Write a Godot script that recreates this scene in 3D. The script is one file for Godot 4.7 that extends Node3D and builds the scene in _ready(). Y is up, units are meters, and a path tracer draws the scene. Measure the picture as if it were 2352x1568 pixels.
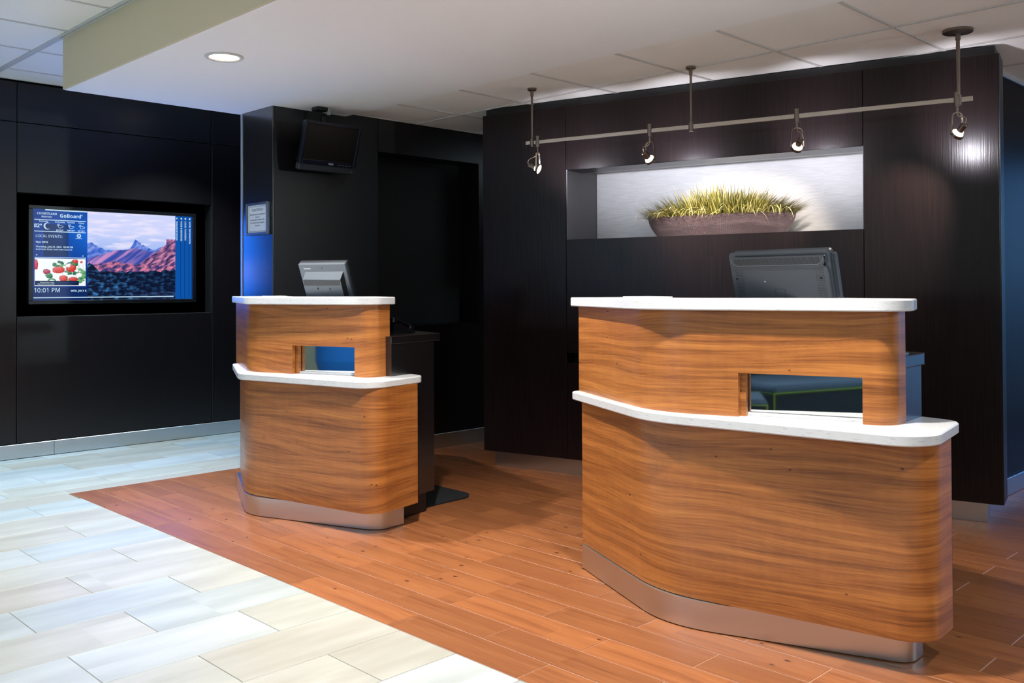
extends Node3D
# A hotel lobby reception: two curved walnut desks, a dark panelled feature wall with a lit niche, a wall screen.

const W := 2352.0
const H := 1568.0
const FOC := 2138.41
const EYE := Vector3(0, 1.2, 0)

var used := {}
var mat := {}
var rng := RandomNumberGenerator.new()


func _ready():
	rng.seed = 11
	view()
	light_sources()
	materials()
	build_floor()
	build_ceiling()
	build_walls()
	build_feature_wall()
	build_desks()
	build_work_cabinets()
	build_screen_on_wall()
	build_notice()
	build_hanging_monitor()
	build_track()
	build_planter()
	build_desk_things()
	build_lounge()


# ---------------------------------------------------------------- camera, sky, lamps
func view():
	var cam := Camera3D.new()
	cam.name = "camera"
	var near := 0.05
	cam.set_frustum(near * H / FOC, Vector2(0, -(784.0 - 636.022) / FOC * near), near, 60.0)
	var pitch := -0.0121962; var roll := 0.00468489; var yaw := -0.7830979
	var ry := Basis(Vector3(cos(yaw), 0, sin(yaw)), Vector3(0, 1, 0), Vector3(-sin(yaw), 0, cos(yaw)))
	var rx := Basis(Vector3(1, 0, 0), Vector3(0, cos(pitch), sin(pitch)), Vector3(0, -sin(pitch), cos(pitch)))
	var rz := Basis(Vector3(cos(roll), sin(roll), 0), Vector3(-sin(roll), cos(roll), 0), Vector3(0, 0, 1))
	cam.transform = Transform3D((rz * rx * ry).transposed(), EYE)
	add_child(cam)
	cam.current = true
	var we := WorldEnvironment.new()
	we.name = "environment"
	var e := Environment.new()
	e.background_mode = Environment.BG_SKY
	var sky := Sky.new()
	var sm := ProceduralSkyMaterial.new()
	sm.sky_top_color = Color(0.20, 0.42, 0.72)
	sm.sky_horizon_color = Color(0.42, 0.66, 0.92)
	sm.ground_bottom_color = Color(0.22, 0.36, 0.52)
	sm.ground_horizon_color = Color(0.36, 0.58, 0.82)
	sm.sky_energy_multiplier = 1.6
	sm.ground_energy_multiplier = 1.2
	sm.sun_angle_max = 0.0
	sky.sky_material = sm
	e.sky = sky
	e.tonemap_mode = Environment.TONE_MAPPER_LINEAR
	e.tonemap_exposure = 1.0
	e.sdfgi_enabled = true
	e.ssao_enabled = true
	e.ssil_enabled = true
	we.environment = e
	add_child(we)


const DOWN := [Vector3(2.326, 2.4, -4.43), Vector3(2.345, 2.4, -2.93), Vector3(2.35, 2.4, -1.43), Vector3(2.35, 2.4, 0.07), Vector3(2.35, 2.4, 1.57)]
const UNSEEN_PANELS := [Vector3(0.15, 2.712, -4.75), Vector3(0.15, 2.712, -2.31), Vector3(0.15, 2.712, 0.13), Vector3(-2.3, 2.712, -4.75), Vector3(-2.3, 2.712, -2.31), Vector3(-2.3, 2.712, 0.13), Vector3(-2.3, 2.712, 2.57), Vector3(0.15, 2.712, 2.57), Vector3(6.19, 2.424, 1.0), Vector3(6.19, 2.424, -3.97)]  # ceiling panels out of view, placed to light the lobby floor
const FILL_GLOBES := [Vector3(-2.3, 2.0, -4.8), Vector3(-2.3, 2.0, -2.0), Vector3(-1.7, 2.0, 1.0), Vector3(1.0, 1.95, 3.3), Vector3(5.6, 1.85, 1.6)]  # fill lamps added out of view to brighten the ceilings
const UNSEEN_WALL_ROW := [Vector3(3.3, 2.712, -6.5), Vector3(0.9, 2.712, -6.5), Vector3(-1.5, 2.712, -6.5)]  # downlights out of view, placed to light the floor by the far wall
const WARM := Color(1.0, 0.96, 0.91)
const COOL := Color(0.87, 0.96, 1.0)

func light_sources():
	# each lamp's light sits just under its glowing face; the fittings are built in build_ceiling
	for p in DOWN + UNSEEN_WALL_ROW:
		var s := SpotLight3D.new()
		s.name = numbered("downlight_beam")
		s.light_color = WARM if p.y < 2.5 else COOL
		s.light_energy = 6.3 if p.z < -0.5 else 2.4
		if p.y > 2.5: s.light_energy = 7.0
		s.spot_angle = 54.0
		s.spot_angle_attenuation = 0.7
		s.spot_range = 14.0
		s.spot_attenuation = 2.0
		s.light_size = 0.035
		s.shadow_enabled = true
		add_child(s)
		s.position = p + Vector3(0, -0.02, 0)
		s.rotation.x = -PI / 2
	for p in UNSEEN_PANELS:
		var a := AreaLight3D.new()
		a.name = numbered("unseen_panel_glow")
		a.light_color = COOL
		a.light_energy = 0.10 if p.x < 3.0 else 0.2
		a.area_size = Vector2(0.56, 1.17)
		a.area_range = 16.0
		a.shadow_enabled = true
		add_child(a)
		a.position = p + Vector3(0, -0.02, 0)
		a.rotation.x = -PI / 2
	for i in FILL_GLOBES.size():
		var g := OmniLight3D.new()
		g.name = numbered("fill_globe_glow")
		g.light_color = COOL
		g.light_energy = 1.15 if FILL_GLOBES[i].x < 3.0 else 2.8
		g.omni_range = 14.0
		g.omni_attenuation = 2.0
		g.light_size = 0.13
		g.shadow_enabled = true
		add_child(g)
		g.position = FILL_GLOBES[i]


# ---------------------------------------------------------------- helpers
func numbered(n: String) -> String:
	if not used.has(n):
		used[n] = 0
		return n
	used[n] += 1
	return "%s_%03d" % [n, used[n]]

class M:
	var v := PackedVector3Array()
	var n := PackedVector3Array()
	var t := PackedVector2Array()
	func tri(a: Vector3, b: Vector3, c: Vector3, na: Vector3, nb: Vector3, nc: Vector3, ta := Vector2.ZERO, tb := Vector2.ZERO, tc := Vector2.ZERO):
		if (b - a).cross(c - a).dot(na + nb + nc) > 0.0:
			v.append(a); v.append(c); v.append(b)
			n.append(na); n.append(nc); n.append(nb)
			t.append(ta); t.append(tc); t.append(tb)
		else:
			v.append(a); v.append(b); v.append(c)
			n.append(na); n.append(nb); n.append(nc)
			t.append(ta); t.append(tb); t.append(tc)
	func quad(a: Vector3, b: Vector3, c: Vector3, d: Vector3, na: Vector3, nb: Vector3, nc: Vector3, nd: Vector3, ta := Vector2.ZERO, tb := Vector2.ZERO, tc := Vector2.ZERO, td := Vector2.ZERO):
		tri(a, b, c, na, nb, nc, ta, tb, tc)
		tri(a, c, d, na, nc, nd, ta, tc, td)
	func flat(a: Vector3, b: Vector3, c: Vector3, d: Vector3, nn: Vector3, ta := Vector2.ZERO, tb := Vector2.ZERO, tc := Vector2.ZERO, td := Vector2.ZERO):
		quad(a, b, c, d, nn, nn, nn, nn, ta, tb, tc, td)
	func mesh() -> ArrayMesh:
		var ar := []
		ar.resize(Mesh.ARRAY_MAX)
		ar[Mesh.ARRAY_VERTEX] = v
		ar[Mesh.ARRAY_NORMAL] = n
		ar[Mesh.ARRAY_TEX_UV] = t
		var st := SurfaceTool.new()
		st.create_from_arrays(ar)
		st.index()
		st.generate_tangents()
		return st.commit()

func obj(called: String, m, material: Material, parent: Node = null, at := Vector3.ZERO) -> MeshInstance3D:
	var o := MeshInstance3D.new()
	o.mesh = m.mesh() if m is M else m
	o.material_override = material
	o.cast_shadow = GeometryInstance3D.SHADOW_CASTING_SETTING_ON
	o.position = at
	if parent == null or parent == self:
		o.name = numbered(called)
		add_child(o)
	else:
		o.name = called
		parent.add_child(o, true)
	return o

func thing(called: String, label: String, category: String, at := Vector3.ZERO, group := "") -> Node3D:
	var o := Node3D.new()
	o.name = numbered(called)
	add_child(o)
	o.position = at
	tag(o, label, category, group)
	return o

func tag(o: Node, label: String, category: String, group := ""):
	o.set_meta("label", label)
	o.set_meta("category", category)
	if group != "":
		o.set_meta("group", group)

func setting(called: String, label: String, category: String) -> Node3D:
	var o := thing(called, label, category)
	o.set_meta("kind", "structure")
	return o

# a box with chamfered edges; uv in metres
func bx(m: M, c: Vector3, s: Vector3, b := 0.002, bs := Basis.IDENTITY, uo := Vector2.ZERO):
	var h := s / 2.0
	b = minf(b, minf(h.x, minf(h.y, h.z)) * 0.9)
	var P := func(ax: int, sx: float, sy: float, sz: float) -> Vector3:
		var p := Vector3(sx * h.x, sy * h.y, sz * h.z)
		if ax != 0: p.x -= sx * b
		if ax != 1: p.y -= sy * b
		if ax != 2: p.z -= sz * b
		return p
	var T := func(ax: int, p: Vector3) -> Vector2:
		return uo + (Vector2(-p.z, -p.y) if ax == 0 else Vector2(p.x, p.z) if ax == 1 else Vector2(p.x, -p.y))
	var sg := [-1.0, 1.0]
	for ax in 3:
		for s0 in sg:
			var q: Array[Vector3] = []
			for k in [[-1.0, -1.0], [1.0, -1.0], [1.0, 1.0], [-1.0, 1.0]]:
				var u := Vector3.ZERO
				u[ax] = s0; u[(ax + 1) % 3] = k[0]; u[(ax + 2) % 3] = k[1]
				q.append(P.call(ax, u.x, u.y, u.z))
			var nn := Vector3.ZERO
			nn[ax] = s0
			m.flat(c + bs * q[0], c + bs * q[1], c + bs * q[2], c + bs * q[3], bs * nn, T.call(ax, q[0]), T.call(ax, q[1]), T.call(ax, q[2]), T.call(ax, q[3]))
	if b <= 0.0: return
	for ax in 3:
		var a1 := (ax + 1) % 3
		var a2 := (ax + 2) % 3
		for s1 in sg:
			for s2 in sg:
				var u := Vector3.ZERO
				u[a1] = s1; u[a2] = s2
				var ua := u; ua[ax] = -1.0
				var ub := u; ub[ax] = 1.0
				var p0: Vector3 = P.call(a1, ua.x, ua.y, ua.z)
				var p1: Vector3 = P.call(a1, ub.x, ub.y, ub.z)
				var p2: Vector3 = P.call(a2, ub.x, ub.y, ub.z)
				var p3: Vector3 = P.call(a2, ua.x, ua.y, ua.z)
				m.flat(c + bs * p0, c + bs * p1, c + bs * p2, c + bs * p3, bs * u.normalized(), T.call(a1, p0), T.call(a1, p1), T.call(a1, p2), T.call(a1, p3))
	for x in sg:
		for y in sg:
			for z in sg:
				var nn := bs * Vector3(x, y, z).normalized()
				m.tri(c + bs * P.call(0, x, y, z), c + bs * P.call(1, x, y, z), c + bs * P.call(2, x, y, z), nn, nn, nn)

func box(c: Vector3, s: Vector3, b := 0.002, bs := Basis.IDENTITY, uo := Vector2.ZERO) -> M:
	var m := M.new()
	bx(m, c, s, b, bs, uo)
	return m

# plan corners [x, z, radius] -> [points, outward normals]; the outside lies on the (-tz, tx) side of the travel direction
func fillet(cs: Array, closed: bool, steps := 10) -> Array:
	var pts := PackedVector2Array()
	var nrm := PackedVector2Array()
	var k := cs.size()
	for i in k:
		var c := Vector2(cs[i][0], cs[i][1])
		if not closed and (i == 0 or i == k - 1):
			var o := Vector2(cs[1][0], cs[1][1]) if i == 0 else Vector2(cs[k - 2][0], cs[k - 2][1])
			var t := (o - c).normalized() if i == 0 else (c - o).normalized()
			pts.append(c); nrm.append(Vector2(-t.y, t.x))
			continue
		var p := Vector2(cs[(i + k - 1) % k][0], cs[(i + k - 1) % k][1])
		var n := Vector2(cs[(i + 1) % k][0], cs[(i + 1) % k][1])
		var d1 := (c - p).normalized()
		var d2 := (n - c).normalized()
		var th := d1.angle_to(d2)
		var tn := tan(absf(th) / 2.0)
		var tl := minf(cs[i][2] * tn, 0.48 * minf(c.distance_to(p), c.distance_to(n)))
		var r := tl / maxf(tn, 1e-6)
		var sgn := signf(th)
		var st := c - d1 * tl
		var cen := st + Vector2(-d1.y, d1.x) * r * sgn
		for j in steps + 1:
			var t := d1.rotated(th * j / steps)
			var nn := Vector2(-t.y, t.x)
			pts.append(cen - nn * r * sgn); nrm.append(nn)
	return [pts, nrm]

func v3(p: Vector2, y: float) -> Vector3: return Vector3(p.x, y, p.y)

# a horizontal slab with the plan given by fillet(closed), eased edges
func slab(m: M, f: Array, y0: float, y1: float, bev := 0.004):
	var p: PackedVector2Array = f[0]
	var q: PackedVector2Array = f[1]
	var k := p.size()
	var s := 0.70711
	var run := 0.0
	var cap := PackedVector2Array()
	for i in k: cap.append(p[i] - q[i] * bev)
	for i in k:
		var j := (i + 1) % k
		var du := p[i].distance_to(p[j])
		if du < 1e-6: continue
		var n0 := v3(q[i], 0); var n1 := v3(q[j], 0)
		var u0 := run; var u1 := run + du
		run = u1
		m.quad(v3(p[i], y0 + bev), v3(p[j], y0 + bev), v3(p[j], y1 - bev), v3(p[i], y1 - bev), n0, n1, n1, n0, Vector2(u0, -y0), Vector2(u1, -y0), Vector2(u1, -y1), Vector2(u0, -y1))
		var up := Vector3.UP * s
		m.quad(v3(p[i], y1 - bev), v3(p[j], y1 - bev), v3(cap[j], y1), v3(cap[i], y1), n0 * s + up, n1 * s + up, n1 * s + up, n0 * s + up, Vector2(u0, -y1), Vector2(u1, -y1), Vector2(u1, -y1), Vector2(u0, -y1))
		m.quad(v3(p[i], y0 + bev), v3(p[j], y0 + bev), v3(cap[j], y0), v3(cap[i], y0), n0 * s - up, n1 * s - up, n1 * s - up, n0 * s - up, Vector2(u0, -y0), Vector2(u1, -y0), Vector2(u1, -y0), Vector2(u0, -y0))
	var clean := PackedVector2Array()
	for i in k:
		if clean.is_empty() or clean[-1].distance_to(cap[i]) > 1e-5: clean.append(cap[i])
	var ix := Geometry2D.triangulate_polygon(clean)
	for i in range(0, ix.size(), 3):
		var a := clean[ix[i]]; var b := clean[ix[i + 1]]; var c := clean[ix[i + 2]]
		m.tri(v3(a, y1), v3(b, y1), v3(c, y1), Vector3.UP, Vector3.UP, Vector3.UP, a, b, c)
		m.tri(v3(a, y0), v3(b, y0), v3(c, y0), Vector3.DOWN, Vector3.DOWN, Vector3.DOWN, a, b, c)

# a bent upright sheet along an open plan curve; notch = [u0, u1, top] cuts an opening up from its foot
func ribbon(m: M, f: Array, thick: float, y0: float, y1: float, notch := [], uo := Vector2.ZERO, shift := 0.0):
	var p0: PackedVector2Array = f[0]
	var q0: PackedVector2Array = f[1]
	var p := PackedVector2Array(); var q := PackedVector2Array(); var u := PackedFloat32Array()
	var run := 0.0
	for i in p0.size():
		var a := p0[i] - q0[i] * shift
		if i > 0:
			var b := p[-1]
			var du := b.distance_to(a)
			if not notch.is_empty():
				for e in [notch[0], notch[1]]:
					if e > run + 1e-4 and e < run + du - 1e-4 and e > u[-1] + 1e-4:
						var k: float = (e - run) / du
						p.append(b.lerp(a, k)); q.append(q[-1].lerp(q0[i], k).normalized()); u.append(e)
			run += du
		p.append(a); q.append(q0[i]); u.append(run)
	var ys := [y0, y1] if notch.is_empty() else [y0, notch[2], y1]
	for i in p.size() - 1:
		if u[i + 1] - u[i] < 1e-6: continue
		var a := p[i]; var b := p[i + 1]
		var ai := a - q[i] * thick; var bi := b - q[i + 1] * thick
		var na := v3(q[i], 0); var nb := v3(q[i + 1], 0)
		var cut: bool = not notch.is_empty() and u[i] > notch[0] - 1e-3 and u[i + 1] < notch[1] + 1e-3
		for j in ys.size() - 1:
			if cut and j == 0: continue
			var lo: float = ys[j]; var hi: float = ys[j + 1]
			var t0 := uo + Vector2(u[i], -lo); var t1 := uo + Vector2(u[i + 1], -lo); var t2 := uo + Vector2(u[i + 1], -hi); var t3 := uo + Vector2(u[i], -hi)
			m.quad(v3(a, lo), v3(b, lo), v3(b, hi), v3(a, hi), na, nb, nb, na, t0, t1, t2, t3)
			m.quad(v3(ai, lo), v3(bi, lo), v3(bi, hi), v3(ai, hi), -na, -nb, -nb, -na, t0, t1, t2, t3)
		var fy: float = ys[1] if cut else y0
		m.flat(v3(a, fy), v3(b, fy), v3(bi, fy), v3(ai, fy), Vector3.DOWN)
		m.flat(v3(a, y1), v3(b, y1), v3(bi, y1), v3(ai, y1), Vector3.UP)
	var ends := [[0, -1.0, y0, y1], [p.size() - 1, 1.0, y0, y1]]
	if not notch.is_empty():
		for i in p.size():
			if absf(u[i] - notch[0]) < 1e-3: ends.append([i, 1.0, y0, notch[2]])
			elif absf(u[i] - notch[1]) < 1e-3: ends.append([i, -1.0, y0, notch[2]])
	for e in ends:
		var a := p[e[0]]; var ai: Vector2 = a - q[e[0]] * thick
		var tng := Vector2(q[e[0]].y, -q[e[0]].x) * float(e[1])
		m.flat(v3(a, e[2]), v3(ai, e[2]), v3(ai, e[3]), v3(a, e[3]), v3(tng, 0), Vector2(0, -e[2]), Vector2(thick, -e[2]), Vector2(thick, -e[3]), Vector2(0, -e[3]))

func point_on(f: Array, near: Vector2) -> float:   # arc length of the curve point closest to a plan point
	var p: PackedVector2Array = f[0]
	var best := 1e9; var at := 0.0; var run := 0.0
	for i in p.size() - 1:
		var c := Geometry2D.get_closest_point_to_segment(near, p[i], p[i + 1])
		if c.distance_to(near) < best:
			best = c.distance_to(near); at = run + p[i].distance_to(c)
		run += p[i].distance_to(p[i + 1])
	return at

# profile of Vector2(radius, y) turned about y, then moved by xf
func lathe(m: M, prof: Array, seg := 24, xf := Transform3D.IDENTITY, sx := 1.0, sz := 1.0):
	var run := 0.0
	for i in prof.size() - 1:
		var a: Vector2 = prof[i]; var b: Vector2 = prof[i + 1]
		var d := b - a
		if d.length() < 1e-7: continue
		var nn := Vector2(d.y, -d.x).normalized()
		for k in seg:
			var t0 := TAU * k / seg; var t1 := TAU * (k + 1) / seg
			var c0 := Vector3(cos(t0) * sx, 0, sin(t0) * sz); var c1 := Vector3(cos(t1) * sx, 0, sin(t1) * sz)
			var m0 := (xf.basis * (Vector3(cos(t0) / sx, 0, sin(t0) / sz).normalized() * nn.x + Vector3.UP * nn.y)).normalized()
			var m1 := (xf.basis * (Vector3(cos(t1) / sx, 0, sin(t1) / sz).normalized() * nn.x + Vector3.UP * nn.y)).normalized()
			var y := Vector3.UP
			m.quad(xf * (c0 * a.x + y * a.y), xf * (c1 * a.x + y * a.y), xf * (c1 * b.x + y * b.y), xf * (c0 * b.x + y * b.y), m0, m1, m1, m0, Vector2(float(k) / seg, run), Vector2(float(k + 1) / seg, run), Vector2(float(k + 1) / seg, run + d.length()), Vector2(float(k) / seg, run + d.length()))
		run += d.length()

func rod(m: M, a: Vector3, b: Vector3, r: float, seg := 16, cham := 0.001):
	var l := a.distance_to(b)
	lathe(m, [Vector2(0, 0), Vector2(r - cham, 0), Vector2(r, cham), Vector2(r, l - cham), Vector2(r - cham, l), Vector2(0, l)], seg, Transform3D(along(b - a), a))

func along(d: Vector3) -> Basis:    # y axis along d
	var y := d.normalized()
	var x := y.cross(Vector3.FORWARD if absf(y.z) < 0.9 else Vector3.RIGHT).normalized()
	return Basis(x, y, x.cross(y))

func tube(m: M, path: Array, r: float, sides := 8):
	for i in path.size() - 1:
		var a: Vector3 = path[i]; var b: Vector3 = path[i + 1]
		var ta: Vector3 = (b - (path[i - 1] if i > 0 else a)).normalized()
		var tb: Vector3 = ((path[i + 2] if i + 2 < path.size() else b) - a).normalized()
		var ba := along(ta); var bb := along(tb)
		for k in sides:
			var c0 := Vector3(cos(TAU * k / sides), 0, sin(TAU * k / sides)); var c1 := Vector3(cos(TAU * (k + 1) / sides), 0, sin(TAU * (k + 1) / sides))
			m.quad(a + ba * c0 * r, a + ba * c1 * r, b + bb * c1 * r, b + bb * c0 * r, ba * c0, ba * c1, bb * c1, bb * c0)

# a flat bar bent along a path; side = its width direction
func strap(m: M, path: Array, width: float, thick: float, side: Vector3):
	for i in path.size() - 1:
		var a: Vector3 = path[i]; var b: Vector3 = path[i + 1]
		var t := (b - a).normalized()
		var s := (side - t * side.dot(t)).normalized()
		var n := t.cross(s)
		bx(m, (a + b) / 2.0, Vector3(width, a.distance_to(b) + thick * 0.5, thick), thick * 0.2, Basis(s, t, n))

func text(parent: Node, s: String, at: Vector3, height: float, material: Material, bs := Basis.IDENTITY, align := HORIZONTAL_ALIGNMENT_CENTER, weight := 400, face := "Droid Sans"):
	var tm := TextMesh.new()
	tm.text = s
	var f := SystemFont.new()
	f.font_names = PackedStringArray([face])
	f.font_weight = weight
	tm.font = f
	tm.font_size = 48
	tm.pixel_size = height / 48.0
	tm.depth = 0.0004
	tm.curve_step = 1.5
	tm.horizontal_alignment = align
	tm.material = material
	var o := obj("lettering", tm, material, parent, at)
	o.basis = bs
	return o


# ---------------------------------------------------------------- materials
func noise(freq: float, sd: int, oct := 3, kind := FastNoiseLite.TYPE_SIMPLEX_SMOOTH) -> FastNoiseLite:
	var n := FastNoiseLite.new()
	n.noise_type = kind
	n.seed = sd
	n.frequency = freq
	n.fractal_octaves = oct
	return n

func grain_image(w: int, h: int, sx: int, sy: int, freq: float, sd: int, oct := 3) -> Image:   # noise drawn out sx times in x, sy times in y
	var im := noise(freq, sd, oct).get_image(w / sx, h / sy, false, false, true)
	im.convert(Image.FORMAT_RGB8)
	im.resize(w, h, Image.INTERPOLATE_CUBIC)
	return im

func tex(im: Image) -> ImageTexture: return ImageTexture.create_from_image(im)

func normal_of(im: Image, k: float) -> ImageTexture:
	var c: Image = im.duplicate()
	c.convert(Image.FORMAT_RGBA8)
	c.bump_map_to_normal_map(k)
	return ImageTexture.create_from_image(c)

func std(c: Color, rough := 0.5, metal := 0.0) -> StandardMaterial3D:
	var m := StandardMaterial3D.new()
	m.albedo_color = c
	m.roughness = rough
	m.metallic = metal
	return m

func glow(c: Color, e: float) -> StandardMaterial3D:
	var m := std(Color(0.02, 0.02, 0.02), 0.5)
	m.emission_enabled = true
	m.emission = c
	m.emission_energy_multiplier = e
	return m

func toned(im: Image, lo: Color, hi: Color, gamma := 1.0) -> Image:     # grey picture -> two-colour picture
	var d := im.get_data()
	var k := d.size() / 3
	for i in k:
		var g := pow(d[i * 3] / 255.0, gamma)
		d[i * 3] = int(255.0 * lerpf(lo.r, hi.r, g)); d[i * 3 + 1] = int(255.0 * lerpf(lo.g, hi.g, g)); d[i * 3 + 2] = int(255.0 * lerpf(lo.b, hi.b, g))
	return Image.create_from_data(im.get_width(), im.get_height(), false, Image.FORMAT_RGB8, d)

# flat-sawn wood: x runs along the grain. knots = [x, y, size] in metres
func wood_image(w: int, h: int, wm: float, hm: float, sd: int, dark: Color, mid: Color, lite: Color, bands: float, knots: Array, wave: float, fig: float) -> Image:
	var a := noise(1.0, sd, 2); var b := noise(1.0, sd + 1, 2); var c := noise(1.0, sd + 2, 3); var f := noise(1.0, sd + 3, 2); var g := noise(1.0, sd + 4, 2)
	var d := PackedByteArray()
	d.resize(w * h * 3)
	var o := 0
	for j in h:
		var y := hm * j / h
		for i in w:
			var x := wm * i / w
			var yy := y + wave * a.get_noise_2d(x * 0.7, y * 1.7) + wave * 0.10 * b.get_noise_2d(x * 2.6, y * 9.0)
			var kd := 0.0
			for kn in knots:
				var ex: float = (x - kn[0]) / (kn[2] * 4.0); var ey: float = (y - kn[1]) / (kn[2] * 1.6)
				var rr := ex * ex + ey * ey
				if rr < 6.0:
					yy += kn[2] * 1.2 * exp(-rr) * signf(ey) * minf(1.0, absf(ey) * 2.0)
					var fx: float = (x - kn[0]) / kn[2]; var fy: float = (y - kn[1]) / (kn[2] * 0.55)
					kd += exp(-(fx * fx + fy * fy) * 1.2)
			var ring := c.get_noise_2d(yy * bands, x * 1.5 + 7.0)
			var band := a.get_noise_2d(yy * bands * 0.22 + 31.0, x * 0.8)
			var fine := f.get_noise_2d(yy * bands * 3.2, x * 5.0)
			var flame := g.get_noise_2d(x * 22.0, y * 3.0)
			var t := clampf(0.52 + 0.26 * ring + 0.32 * band + 0.24 * fine + fig * flame - kd * 0.9, 0.0, 1.0)
			var col := dark.lerp(mid, t * 2.0) if t < 0.5 else mid.lerp(lite, t * 2.0 - 1.0)
			if kd > 0.35: col = col.lerp(Color(0.16, 0.08, 0.04), minf(0.8, kd - 0.2))
			d[o] = int(col.r * 255.0); d[o + 1] = int(col.g * 255.0); d[o + 2] = int(col.b * 255.0)
			o += 3
	return Image.create_from_data(w, h, false, Image.FORMAT_RGB8, d)

func materials():
	# walnut veneer
	var kn := []
	rng.seed = 5
	for i in 22: kn.append([rng.randf_range(0.05, 2.35), rng.randf_range(0.03, 1.05), rng.randf_range(0.003, 0.006)])
	var vim := wood_image(1800, 800, 2.4, 1.1, 21, Color8(106, 60, 28), Color8(160, 98, 47), Color8(198, 131, 66), 84.0, kn, 0.045, 0.04)
	var vn := std(Color.WHITE, 0.36)
	vn.albedo_texture = tex(vim)
	vn.uv1_scale = Vector3(1 / 2.4, 1 / 1.1, 1)
	vn.clearcoat_enabled = true
	vn.clearcoat = 0.35
	vn.clearcoat_roughness = 0.22
	mat.veneer = vn
	# dark stained panels: vertical grain
	var gi := grain_image(512, 512, 1, 32, 0.16, 3, 4)
	var dk := std(Color.WHITE, 0.28)
	dk.metallic_specular = 0.35
	dk.albedo_texture = tex(toned(gi, Color8(20, 14, 15), Color8(37, 26, 26)))
	dk.normal_enabled = true
	dk.normal_texture = normal_of(gi, 3.0)
	dk.normal_scale = 0.12
	dk.uv1_scale = Vector3(1 / 0.5, 1 / 1.2, 1)
	mat.dark = dk
	var dh: StandardMaterial3D = dk.duplicate()    # the same panel finish seen in plain walls, smoother
	dh.metallic_specular = 0.5
	dh.albedo_color = Color(0.62, 0.68, 0.74)
	dh.normal_scale = 0.06
	dh.roughness = 0.33
	mat.laminate = dh
	var dc: StandardMaterial3D = dh.duplicate()
	dc.metallic_specular = 1.0
	dc.clearcoat_enabled = true
	dc.clearcoat = 1.0
	dc.clearcoat_roughness = 0.25
	dc.roughness = 0.28
	mat.cabinet = dc
	var dw: StandardMaterial3D = dh.duplicate()
	dw.metallic_specular = 0.22
	mat.side_wall = dw
	var dg: StandardMaterial3D = dh.duplicate()    # end board with a polished lacquer
	dg.roughness = 0.22
	dg.metallic_specular = 1.0
	dg.clearcoat_enabled = true
	dg.clearcoat = 1.0
	dg.clearcoat_roughness = 0.2
	dg.normal_scale = 0.05
	mat.gloss_laminate = dg
	mat.black = std(Color8(14, 14, 15), 0.6)
	mat.gap = std(Color8(6, 6, 6), 0.9)
	# white counter stone with short grey flecks
	var ci := grain_image(768, 768, 6, 1, 0.05, 8, 4)
	var cd := ci.get_data()
	var c2 := grain_image(768, 768, 3, 3, 0.03, 18, 3).get_data()
	for i in 768 * 768:
		var v := cd[i * 3] / 255.0
		var k := clampf((v - 0.70) * 6.0, 0.0, 1.0) * 0.28 + c2[i * 3] / 255.0 * 0.05
		var base := Color(0.82, 0.835, 0.855).lerp(Color(0.50, 0.53, 0.57), k)
		cd[i * 3] = int(base.r * 255); cd[i * 3 + 1] = int(base.g * 255); cd[i * 3 + 2] = int(base.b * 255)
	var st := std(Color.WHITE, 0.28)
	st.albedo_texture = tex(Image.create_from_data(768, 768, false, Image.FORMAT_RGB8, cd))
	st.uv1_scale = Vector3(1 / 0.34, 1 / 0.34, 1)
	mat.stone = st
	# brushed steel, brushed along x
	var bi := grain_image(512, 512, 16, 1, 0.25, 5, 3)
	var sl := std(Color8(190, 186, 184), 0.3, 1.0)
	sl.anisotropy_enabled = true
	sl.anisotropy = 0.7
	sl.normal_enabled = true
	sl.normal_texture = normal_of(bi, 2.0)
	sl.normal_scale = 0.15
	sl.uv1_scale = Vector3(1 / 2.4, 1 / 0.16, 1)
	sl.albedo_color = Color8(206, 210, 214)
	mat.steel = sl
	mat.nickel = std(Color8(178, 164, 150), 0.28, 1.0)
	mat.nickel_dark = std(Color8(132, 120, 110), 0.3, 1.0)
	# floor
	for i in 3:
		var kk := []
		rng.seed = 40 + i
		for j in [2, 0, 1][i]: kk.append([rng.randf_range(0.1, 0.6), rng.randf_range(0.02, 0.13), rng.randf_range(0.008, 0.014)])
		var tone: float = [1.0, 0.93, 1.06][i]
		var im := wood_image(640, 140, 0.656, 0.15, 60 + i * 9, Color8(int(112 * tone), int(66 * tone), int(38 * tone)), Color8(int(142 * tone), int(88 * tone), int(53 * tone)), Color8(int(160 * tone), int(104 * tone), int(64 * tone)), 60.0, kk, 0.012, 0.0)
		var pm := std(Color.WHITE, 0.36)
		pm.albedo_texture = tex(im)
		pm.uv1_scale = Vector3(1 / 0.656, 1 / 0.15, 1)
		mat["plank_%d" % i] = pm
	var ta := grain_image(512, 512, 3, 1, 0.012, 71, 5)
	for i in 4:
		var lo: Color = [Color8(150, 160, 162), Color8(158, 161, 154), Color8(162, 170, 172), Color8(155, 154, 145)][i]
		var hi: Color = [Color8(176, 187, 190), Color8(181, 186, 182), Color8(184, 194, 197), Color8(178, 181, 176)][i]
		var tm := std(Color.WHITE, 0.42)
		tm.albedo_texture = tex(toned(ta, lo, hi))
		tm.uv1_scale = Vector3(1 / 1.7, 1 / 1.1, 1)
		mat["tile_%d" % i] = tm
	mat.grout_light = std(Color8(150, 150, 146), 0.9)
	mat.grout_warm = std(Color8(186, 156, 142), 0.9)
	mat.slab = std(Color8(120, 118, 115), 0.9)
	# ceilings
	var ac := noise(0.35, 9, 2).get_image(256, 256, false, false, true)
	ac.convert(Image.FORMAT_RGB8)
	var am := std(Color8(250, 248, 244), 0.95)
	am.normal_enabled = true
	am.normal_texture = normal_of(ac, 2.0)
	am.normal_scale = 0.3
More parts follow.
